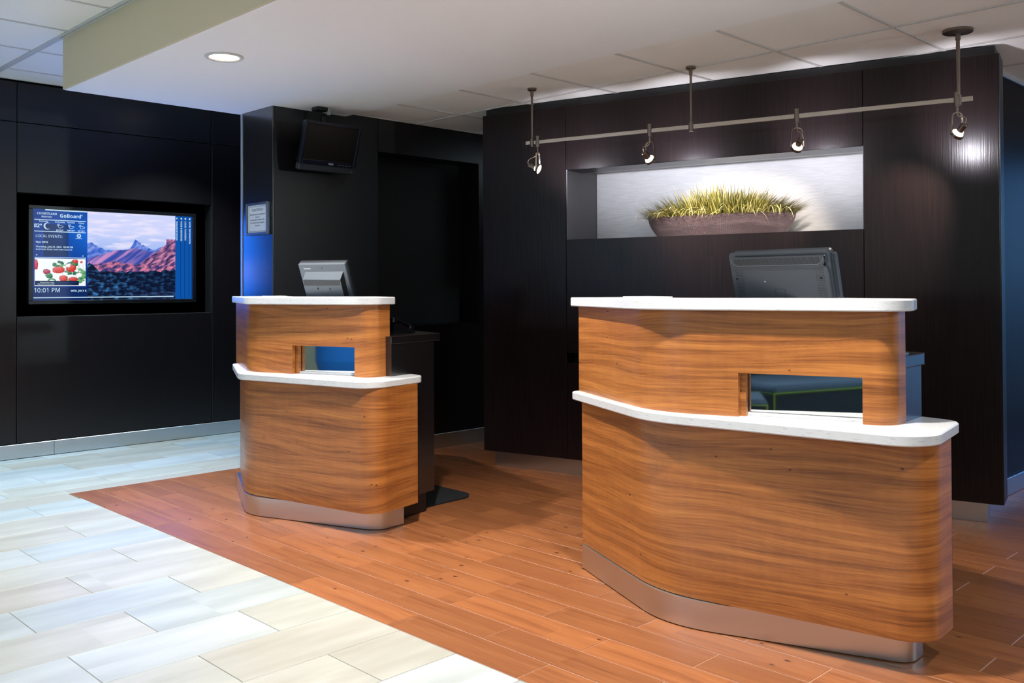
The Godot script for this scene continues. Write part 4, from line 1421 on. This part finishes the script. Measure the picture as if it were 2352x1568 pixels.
func blade(m: M, root: Vector3, dir: Vector3, len: float, wid: float, bend: float, tint: int):
	var p := root
	var d := dir
	var hz := Vector3(dir.x, 0, dir.z)
	hz = hz.normalized() if hz.length() > 0.05 else Vector3.RIGHT
	var axis := Vector3.UP.cross(hz).normalized()
	var sd := d.cross(hz)
	sd = axis if sd.length() < 0.1 else sd.normalized()
	var k := 6
	var prev := []
	for i in k + 1:
		var t := float(i) / k
		var w := wid * (1.0 - pow(t, 1.8)) + 0.0002
		var nn := d.cross(sd).normalized()
		var cur := [p - sd * w, p + nn * w * 0.35, p + sd * w, nn, t]
		if i > 0:
			var u := (tint + 0.5) / 8.0
			for q in 2:
				m.quad(prev[q], prev[q + 1], cur[q + 1], cur[q], prev[3], prev[3], cur[3], cur[3], Vector2(u, prev[4]), Vector2(u, prev[4]), Vector2(u, t), Vector2(u, t))
		prev = cur
		p += d * len / k
		if bend > 10.0: d = (d + Vector3.DOWN * (bend - 10.0) * (0.3 + t)).normalized()
		else: d = d.rotated(axis, bend * (0.4 + 1.2 * t) / k).normalized()


# ---------------------------------------------------------------- things on and behind the desks
func turned(z_to: Vector3, tilt: float) -> Basis:    # local z turned to a level direction, then tipped forward by tilt
	var z := Vector3(z_to.x, 0, z_to.z).normalized()
	var x := Vector3.UP.cross(z).normalized()
	return Basis(x, Vector3.UP, z).rotated(x, tilt)

const FLATTEN := Basis(Vector3(1, 0, 0), Vector3(0, 0, 1), Vector3(0, -1, 0))   # plan x, z -> x, -y; height -> z

func plate(m: M, cs: Array, z0: float, z1: float, bev: float):
	var s := M.new()
	slab(s, fillet(cs, true, 6), z0, z1, bev)
	for i in range(0, s.v.size(), 3):
		m.tri(FLATTEN * s.v[i], FLATTEN * s.v[i + 1], FLATTEN * s.v[i + 2], FLATTEN * s.n[i], FLATTEN * s.n[i + 1], FLATTEN * s.n[i + 2], s.t[i], s.t[i + 1], s.t[i + 2])

func build_desk_things():
	# grey all-in-one computer seen from behind on the left desk
	var p1 := Vector3(2.904, 1.345, -4.663); var p2 := Vector3(3.043, 1.345, -4.397)
	var xd := (p2 - p1).normalized()
	var zd := xd.cross(Vector3.UP)
	var tilt := 0.47
	var bs := turned(zd, tilt)
	var c := (p1 + p2) / 2.0
	var o := thing("computer", "grey all-in-one computer seen from behind on the smaller left desk", "computer", c)
	o.basis = bs
	obj("shell", box(Vector3(0, -0.15, -0.010), Vector3(0.300, 0.300, 0.020), 0.004), mat.monitor_grey, o)
	obj("front_bezel", box(Vector3(0.0, -0.15, -0.034), Vector3(0.304, 0.304, 0.026), 0.004), mat.monitor_dark, o)
	var hm := M.new()     # raised rear box with a sloping top
	var x0 := -0.126; var x1 := 0.128; var ya := -0.050; var yb := -0.086; var yc := -0.285; var dz := 0.034
	var A := [Vector3(x0 + 0.012, ya, 0), Vector3(x1, ya, 0), Vector3(x1 - 0.012, yb, dz), Vector3(x0, yb, dz * 0.8)]
	hm.flat(A[0], A[1], A[2], A[3], Vector3(0, 0.7, 0.7))
	var B := [Vector3(x0, yb, dz * 0.8), Vector3(x1 - 0.012, yb, dz), Vector3(x1 - 0.012, yc, dz), Vector3(x0, yc, dz * 0.8)]
	hm.flat(B[0], B[1], B[2], B[3], Vector3(0, 0, 1))
	hm.flat(A[0], A[3], B[3], Vector3(x0, yc, 0), Vector3(-1, 0, 0.3).normalized())
	hm.flat(Vector3(x0, yc, 0), Vector3(x1, yc, 0), B[2], B[3], Vector3.DOWN)
	obj("rear_box", hm, mat.monitor_grey, o)
	var vm := M.new()
	vm.flat(A[1], Vector3(x1, yc, 0), B[2], A[2], Vector3(1, 0, 0.4).normalized())
	obj("side_vent", vm, mat.vent, o)
	var ba := M.new()
	bx(ba, Vector3(-0.006, -0.104, 0.0335), Vector3(0.232, 0.034, 0.004), 0.001)
	obj("band", ba, mat.monitor_dark, o)
	for x in [-0.040, 0.038]: obj("screw_hole", box(Vector3(x, -0.142, 0.0338), Vector3(0.006, 0.009, 0.003), 0.001), mat.vent, o)
	obj("hole", box(Vector3(-0.002, -0.026, 0.0002), Vector3(0.005, 0.007, 0.001), 0), mat.vent, o)
	line(o, "lenovo", -0.118, -0.076, -0.029, mat.white_mark, Basis.IDENTITY, 700, "Droid Sans").position.z = 0.0003
	var sb := M.new()
	var inv := o.transform.affine_inverse()
	bx(sb, inv * (c + xd * 0.0 + Vector3(0, -0.373, 0) - zd * 0.09), Vector3(0.22, 0.016, 0.20), 0.004, inv.basis * turned(zd, 0.0))
	bx(sb, inv * (c + Vector3(0, -0.335, 0) - zd * 0.12), Vector3(0.10, 0.07, 0.03), 0.004, inv.basis * turned(zd, 0.0))
	obj("foot", sb, mat.monitor_dark, o)
	# black monitor seen from behind on the right desk
	p1 = Vector3(3.256, 1.331, -2.038); p2 = Vector3(3.236, 1.331, -1.610)
	xd = (p2 - p1).normalized(); zd = xd.cross(Vector3.UP)
	c = (p1 + p2) / 2.0
	bs = turned(zd, 0.26)
	o = thing("monitor", "black flat monitor with vent rows, seen from behind above the larger right desk", "monitor", c)
	o.basis = bs
	obj("front_bezel", box(Vector3(0.006, -0.163, -0.046), Vector3(0.444, 0.30, 0.018), 0.005), mat.monitor_black, o)
	var sh := M.new()
	plate(sh, [[-0.212, 0.0, 0.012], [0.212, 0.0, 0.012], [0.212, 0.27, 0.02], [-0.212, 0.27, 0.02]], -0.042, -0.008, 0.006)
	obj("shell", sh, mat.monitor_black, o)
	sh = M.new()
	plate(sh, [[-0.200, 0.048, 0.035], [0.203, 0.048, 0.035], [0.203, 0.265, 0.03], [-0.200, 0.265, 0.03]], -0.010, 0.004, 0.008)
	obj("rear_bulge", sh, mat.monitor_black, o)
	var hood := M.new()
	plate(hood, [[-0.198, 0.016, 0.004], [0.201, 0.016, 0.004], [0.201, 0.050, 0.03], [-0.198, 0.050, 0.03]], -0.010, 0.010, 0.004)
	obj("vent_hood", hood, mat.monitor_dark, o)
	var lip_highlight := M.new()
	for k in 2:
		var pa := []
		var yb2 := -0.046 - 0.010 * k; var zz := 0.0105 if k == 0 else 0.005
		for i in 9: pa.append(Vector3(-0.200 + 0.034 * (1 - cos(i / 8.0 * PI / 2)), -0.018 - 0.010 * k + (yb2 + 0.018 + 0.010 * k) * sin(i / 8.0 * PI / 2), zz))
		for i in 9: pa.append(Vector3(0.203 - 0.034 * (1 - cos((8 - i) / 8.0 * PI / 2)), -0.018 - 0.010 * k + (yb2 + 0.018 + 0.010 * k) * sin((8 - i) / 8.0 * PI / 2), zz))
		tube(lip_highlight, pa, 0.0013, 6)
	obj("lip_highlight", lip_highlight, mat.monitor_grey, o)  # lighter grey tubes stand in for highlights along the lip edges
	var sl := M.new()
	for r in 4:
		for i in 62:
			bx(sl, Vector3(-0.182 + i * 0.0060, -0.021 - r * 0.0072, 0.0102), Vector3(0.0024, 0.0052, 0.0012), 0)
	obj("vent_slots", sl, mat.vent, o).set_meta("kind", "stuff")
	sl = M.new()
	for s in [-1.0, 1.0]:
		for k in 5:
			for i in 30:
				if rng.randf() < 0.03 * k: continue
				bx(sl, Vector3(s * (0.190 - k * 0.0072) + 0.0015, -0.066 - i * 0.0063, 0.0042), Vector3(0.0042, 0.0018, 0.0008), 0)
	obj("side_slots", sl, mat.vent, o).set_meta("kind", "stuff")
	for x in [-0.188, 0.180]: obj("screw_hole", box(Vector3(x, -0.100, 0.0045), Vector3(0.009, 0.009, 0.002), 0.002), mat.gap, o)
	var hn := M.new()
	tube(hn, [Vector3(-0.022, -0.25, 0.0042), Vector3(-0.022, -0.146, 0.0042), Vector3(-0.019, -0.142, 0.0042), Vector3(0.018, -0.142, 0.0042), Vector3(0.021, -0.146, 0.0042), Vector3(0.021, -0.25, 0.0042)], 0.0007, 5)
	obj("hinge_cover", hn, mat.vent, o)
	obj("rivet", box(Vector3(-0.062, -0.112, 0.0045), Vector3(0.003, 0.004, 0.002), 0.0005), mat.white_mark, o)
	inv = o.transform.affine_inverse()
	var stn := M.new()
	bx(stn, inv * (c + Vector3(0, -0.354, 0) - zd * 0.10), Vector3(0.24, 0.014, 0.18), 0.004, inv.basis * turned(zd, 0.0))
	bx(stn, inv * (c + Vector3(0, -0.29, 0) - zd * 0.115), Vector3(0.07, 0.14, 0.025), 0.004, inv.basis * turned(zd, 0.0))
	obj("stand", stn, mat.monitor_black, o)
	# thin white pads lying on the two upper counters
	for k in 2:
		var pc := [Vector3(3.125, 1.159, -2.345), Vector3(2.81, 1.159, -4.76)][k] as Vector3
		var pd := [Vector3(0.5, 0, -0.87), Vector3(0.43, 0, -0.9)][k] as Vector3
		var q := obj("writing_pad", box(Vector3(0, [0.0025, 0.002][k], 0), Vector3([0.24, 0.20][k], [0.005, 0.004][k], 0.12), 0.001, Basis(pd.normalized(), Vector3.UP, pd.normalized().cross(Vector3.UP))), mat.paper, null, pc)
		tag(q, ["thin white pad lying at the left end of the larger desk's upper counter", "thin white pad lying on the smaller left desk's upper counter"][k], "pad", "white pads on the upper counters")
	# telephone on the left worktop
	o = thing("telephone", "black desk telephone on the dark worktop behind the smaller left desk", "telephone", Vector3(3.135, 0.955, -4.085))
	o.basis = Basis(Vector3(0.955, 0, -0.296), Vector3.UP, Vector3(0.296, 0, 0.955))
	var ph := M.new()
	var pr := [Vector2(-0.11, 0.0), Vector2(0.09, 0.0), Vector2(0.094, 0.014), Vector2(-0.02, 0.046), Vector2(-0.10, 0.060), Vector2(-0.11, 0.05)]
	for i in pr.size():
		var a: Vector2 = pr[i]; var b: Vector2 = pr[(i + 1) % pr.size()]
		var nn := Vector3((b - a).y, -(b - a).x, 0).normalized()
		ph.flat(Vector3(a.x, a.y, -0.09), Vector3(b.x, b.y, -0.09), Vector3(b.x, b.y, 0.09), Vector3(a.x, a.y, 0.09), nn)
	for s in [-1.0, 1.0]:
		for i in range(1, pr.size() - 1): ph.tri(Vector3(pr[0].x, pr[0].y, 0.09 * s), Vector3(pr[i].x, pr[i].y, 0.09 * s), Vector3(pr[i + 1].x, pr[i + 1].y, 0.09 * s), Vector3(0, 0, s), Vector3(0, 0, s), Vector3(0, 0, s))
	obj("base", ph, mat.bezel, o)
	var hs := M.new()
	bx(hs, Vector3(0.0, 0.062, 0.060), Vector3(0.19, 0.020, 0.036), 0.007, Basis(Vector3.BACK, -0.27))
	for s in [-1.0, 1.0]: bx(hs, Vector3(s * 0.078, 0.050 - s * 0.020, 0.060), Vector3(0.04, 0.028, 0.044), 0.007, Basis(Vector3.BACK, -0.27))
	obj("handset", hs, mat.bezel, o)
	obj("display", box(Vector3(0.005, 0.0425, 0.0), Vector3(0.07, 0.002, 0.06), 0.0005, Basis(Vector3.BACK, -0.273)), mat.frame_grey, o)
	obj("message_light", box(Vector3(0.060, 0.0285, -0.0), Vector3(0.016, 0.004, 0.05), 0.001, Basis(Vector3.BACK, -0.273)), mat.red, o)
	# small reader on the right worktop
	o = thing("card_reader", "small black rounded device on a silver foot beside the larger desk's upper tier", "device", Vector3(3.165, 0.968, -1.352))
	o.basis = Basis(Vector3(0.9855, 0, -0.17), Vector3.UP, Vector3(0.17, 0, 0.9855))
	var rd := M.new()
	plate(rd, [[-0.045, -0.062, 0.022], [0.035, -0.062, 0.022], [0.035, -0.006, 0.006], [-0.045, -0.006, 0.006]], -0.022, 0.022, 0.005)
	obj("body", rd, mat.bezel, o)
	obj("foot", box(Vector3(0.0, 0.004, 0.018), Vector3(0.085, 0.008, 0.075), 0.002), mat.nickel, o)
	# mat on the floor behind the left desk
	var rg := M.new()
	slab(rg, fillet([[3.25, -4.85, 0.02], [3.25, -3.965, 0.02], [3.655, -3.975, 0.10], [3.66, -4.86, 0.08]], true, 8), 0.0, 0.012, 0.003)
	var mm := obj("floor_mat", rg, mat.rug)
	tag(mm, "dark ribbed floor mat poking out behind the smaller left desk", "mat")


# ---------------------------------------------------------------- seats that the desks' mirrors show
func build_lounge():
	var o := thing("sofa", "navy lobby sofa with lime piping, seen only in the mirror of the larger desk", "sofa", Vector3(-0.58, 0, -1.37))
	var e := Vector3(-0.61, 0, 0.79).normalized()       # along the front edge
	o.basis = Basis(-e, Vector3.UP, Vector3.UP.cross(e))
	obj("base", box(Vector3(-0.95, 0.235, -0.36), Vector3(1.9, 0.41, 0.70), 0.02), mat.navy_dark, o)
	obj("seat", box(Vector3(-0.95, 0.465, -0.36), Vector3(1.9, 0.06, 0.72), 0.02), mat.navy, o)
	obj("backrest", box(Vector3(-0.95, 0.72, -0.80), Vector3(1.9, 0.60, 0.16), 0.04), mat.black, o)
	var p := M.new()
	tube(p, [Vector3(0, 0.44, -0.72), Vector3(0, 0.44, 0.0), Vector3(-1.9, 0.44, 0.0)], 0.0032, 6)
	tube(p, [Vector3(-0.004, 0.44, -0.006), Vector3(-0.004, 0.03, -0.006)], 0.0032, 6)
	obj("piping", p, mat.lime, o)
	for x in [-0.06, -1.84]:
		for z in [-0.06, -0.66]: obj("leg", box(Vector3(x, 0.015, z), Vector3(0.05, 0.03, 0.05), 0.004), mat.bezel, o)
	o = thing("ottoman", "navy footstool with lime piping beside the sofa, seen in the larger desk's mirror", "footstool", Vector3(-0.27, 0, -1.61))
	obj("base", box(Vector3(0, 0.225, -0.1), Vector3(0.5, 0.39, 0.5), 0.02), mat.navy_dark, o)
	obj("cushion", box(Vector3(0, 0.435, -0.1), Vector3(0.5, 0.05, 0.5), 0.02), mat.navy, o)
	p = M.new()
	tube(p, [Vector3(0.25, 0.425, -0.35), Vector3(0.25, 0.425, 0.15), Vector3(-0.25, 0.425, 0.15), Vector3(-0.25, 0.425, -0.35), Vector3(0.25, 0.425, -0.35)], 0.0032, 6)
	tube(p, [Vector3(0.248, 0.425, 0.148), Vector3(0.248, 0.03, 0.148)], 0.0032, 6)
	obj("piping", p, mat.lime, o)
	for x in [-0.2, 0.2]:
		for z in [-0.3, 0.1]: obj("leg", box(Vector3(x, 0.015, z), Vector3(0.05, 0.03, 0.05), 0.004), mat.bezel, o)
	o = thing("tub_chair", "blue rounded tub chair, seen only in the mirror of the smaller desk", "armchair", Vector3(-3.55, 0, -6.0))
	var m := M.new()
	lathe(m, [Vector2(0, 0.0), Vector2(0.26, 0.0), Vector2(0.28, 0.02), Vector2(0.33, 0.10), Vector2(0.40, 0.22), Vector2(0.43, 0.34), Vector2(0.43, 0.55), Vector2(0.41, 0.66), Vector2(0.37, 0.68), Vector2(0.34, 0.62), Vector2(0.32, 0.45), Vector2(0, 0.43)], 40)
	obj("shell", m, mat.blue_cloth, o)
	m = M.new()
	lathe(m, [Vector2(0, 0.42), Vector2(0.29, 0.42), Vector2(0.31, 0.45), Vector2(0.29, 0.48), Vector2(0, 0.49)], 32)
	obj("cushion", m, mat.blue_cloth, o)
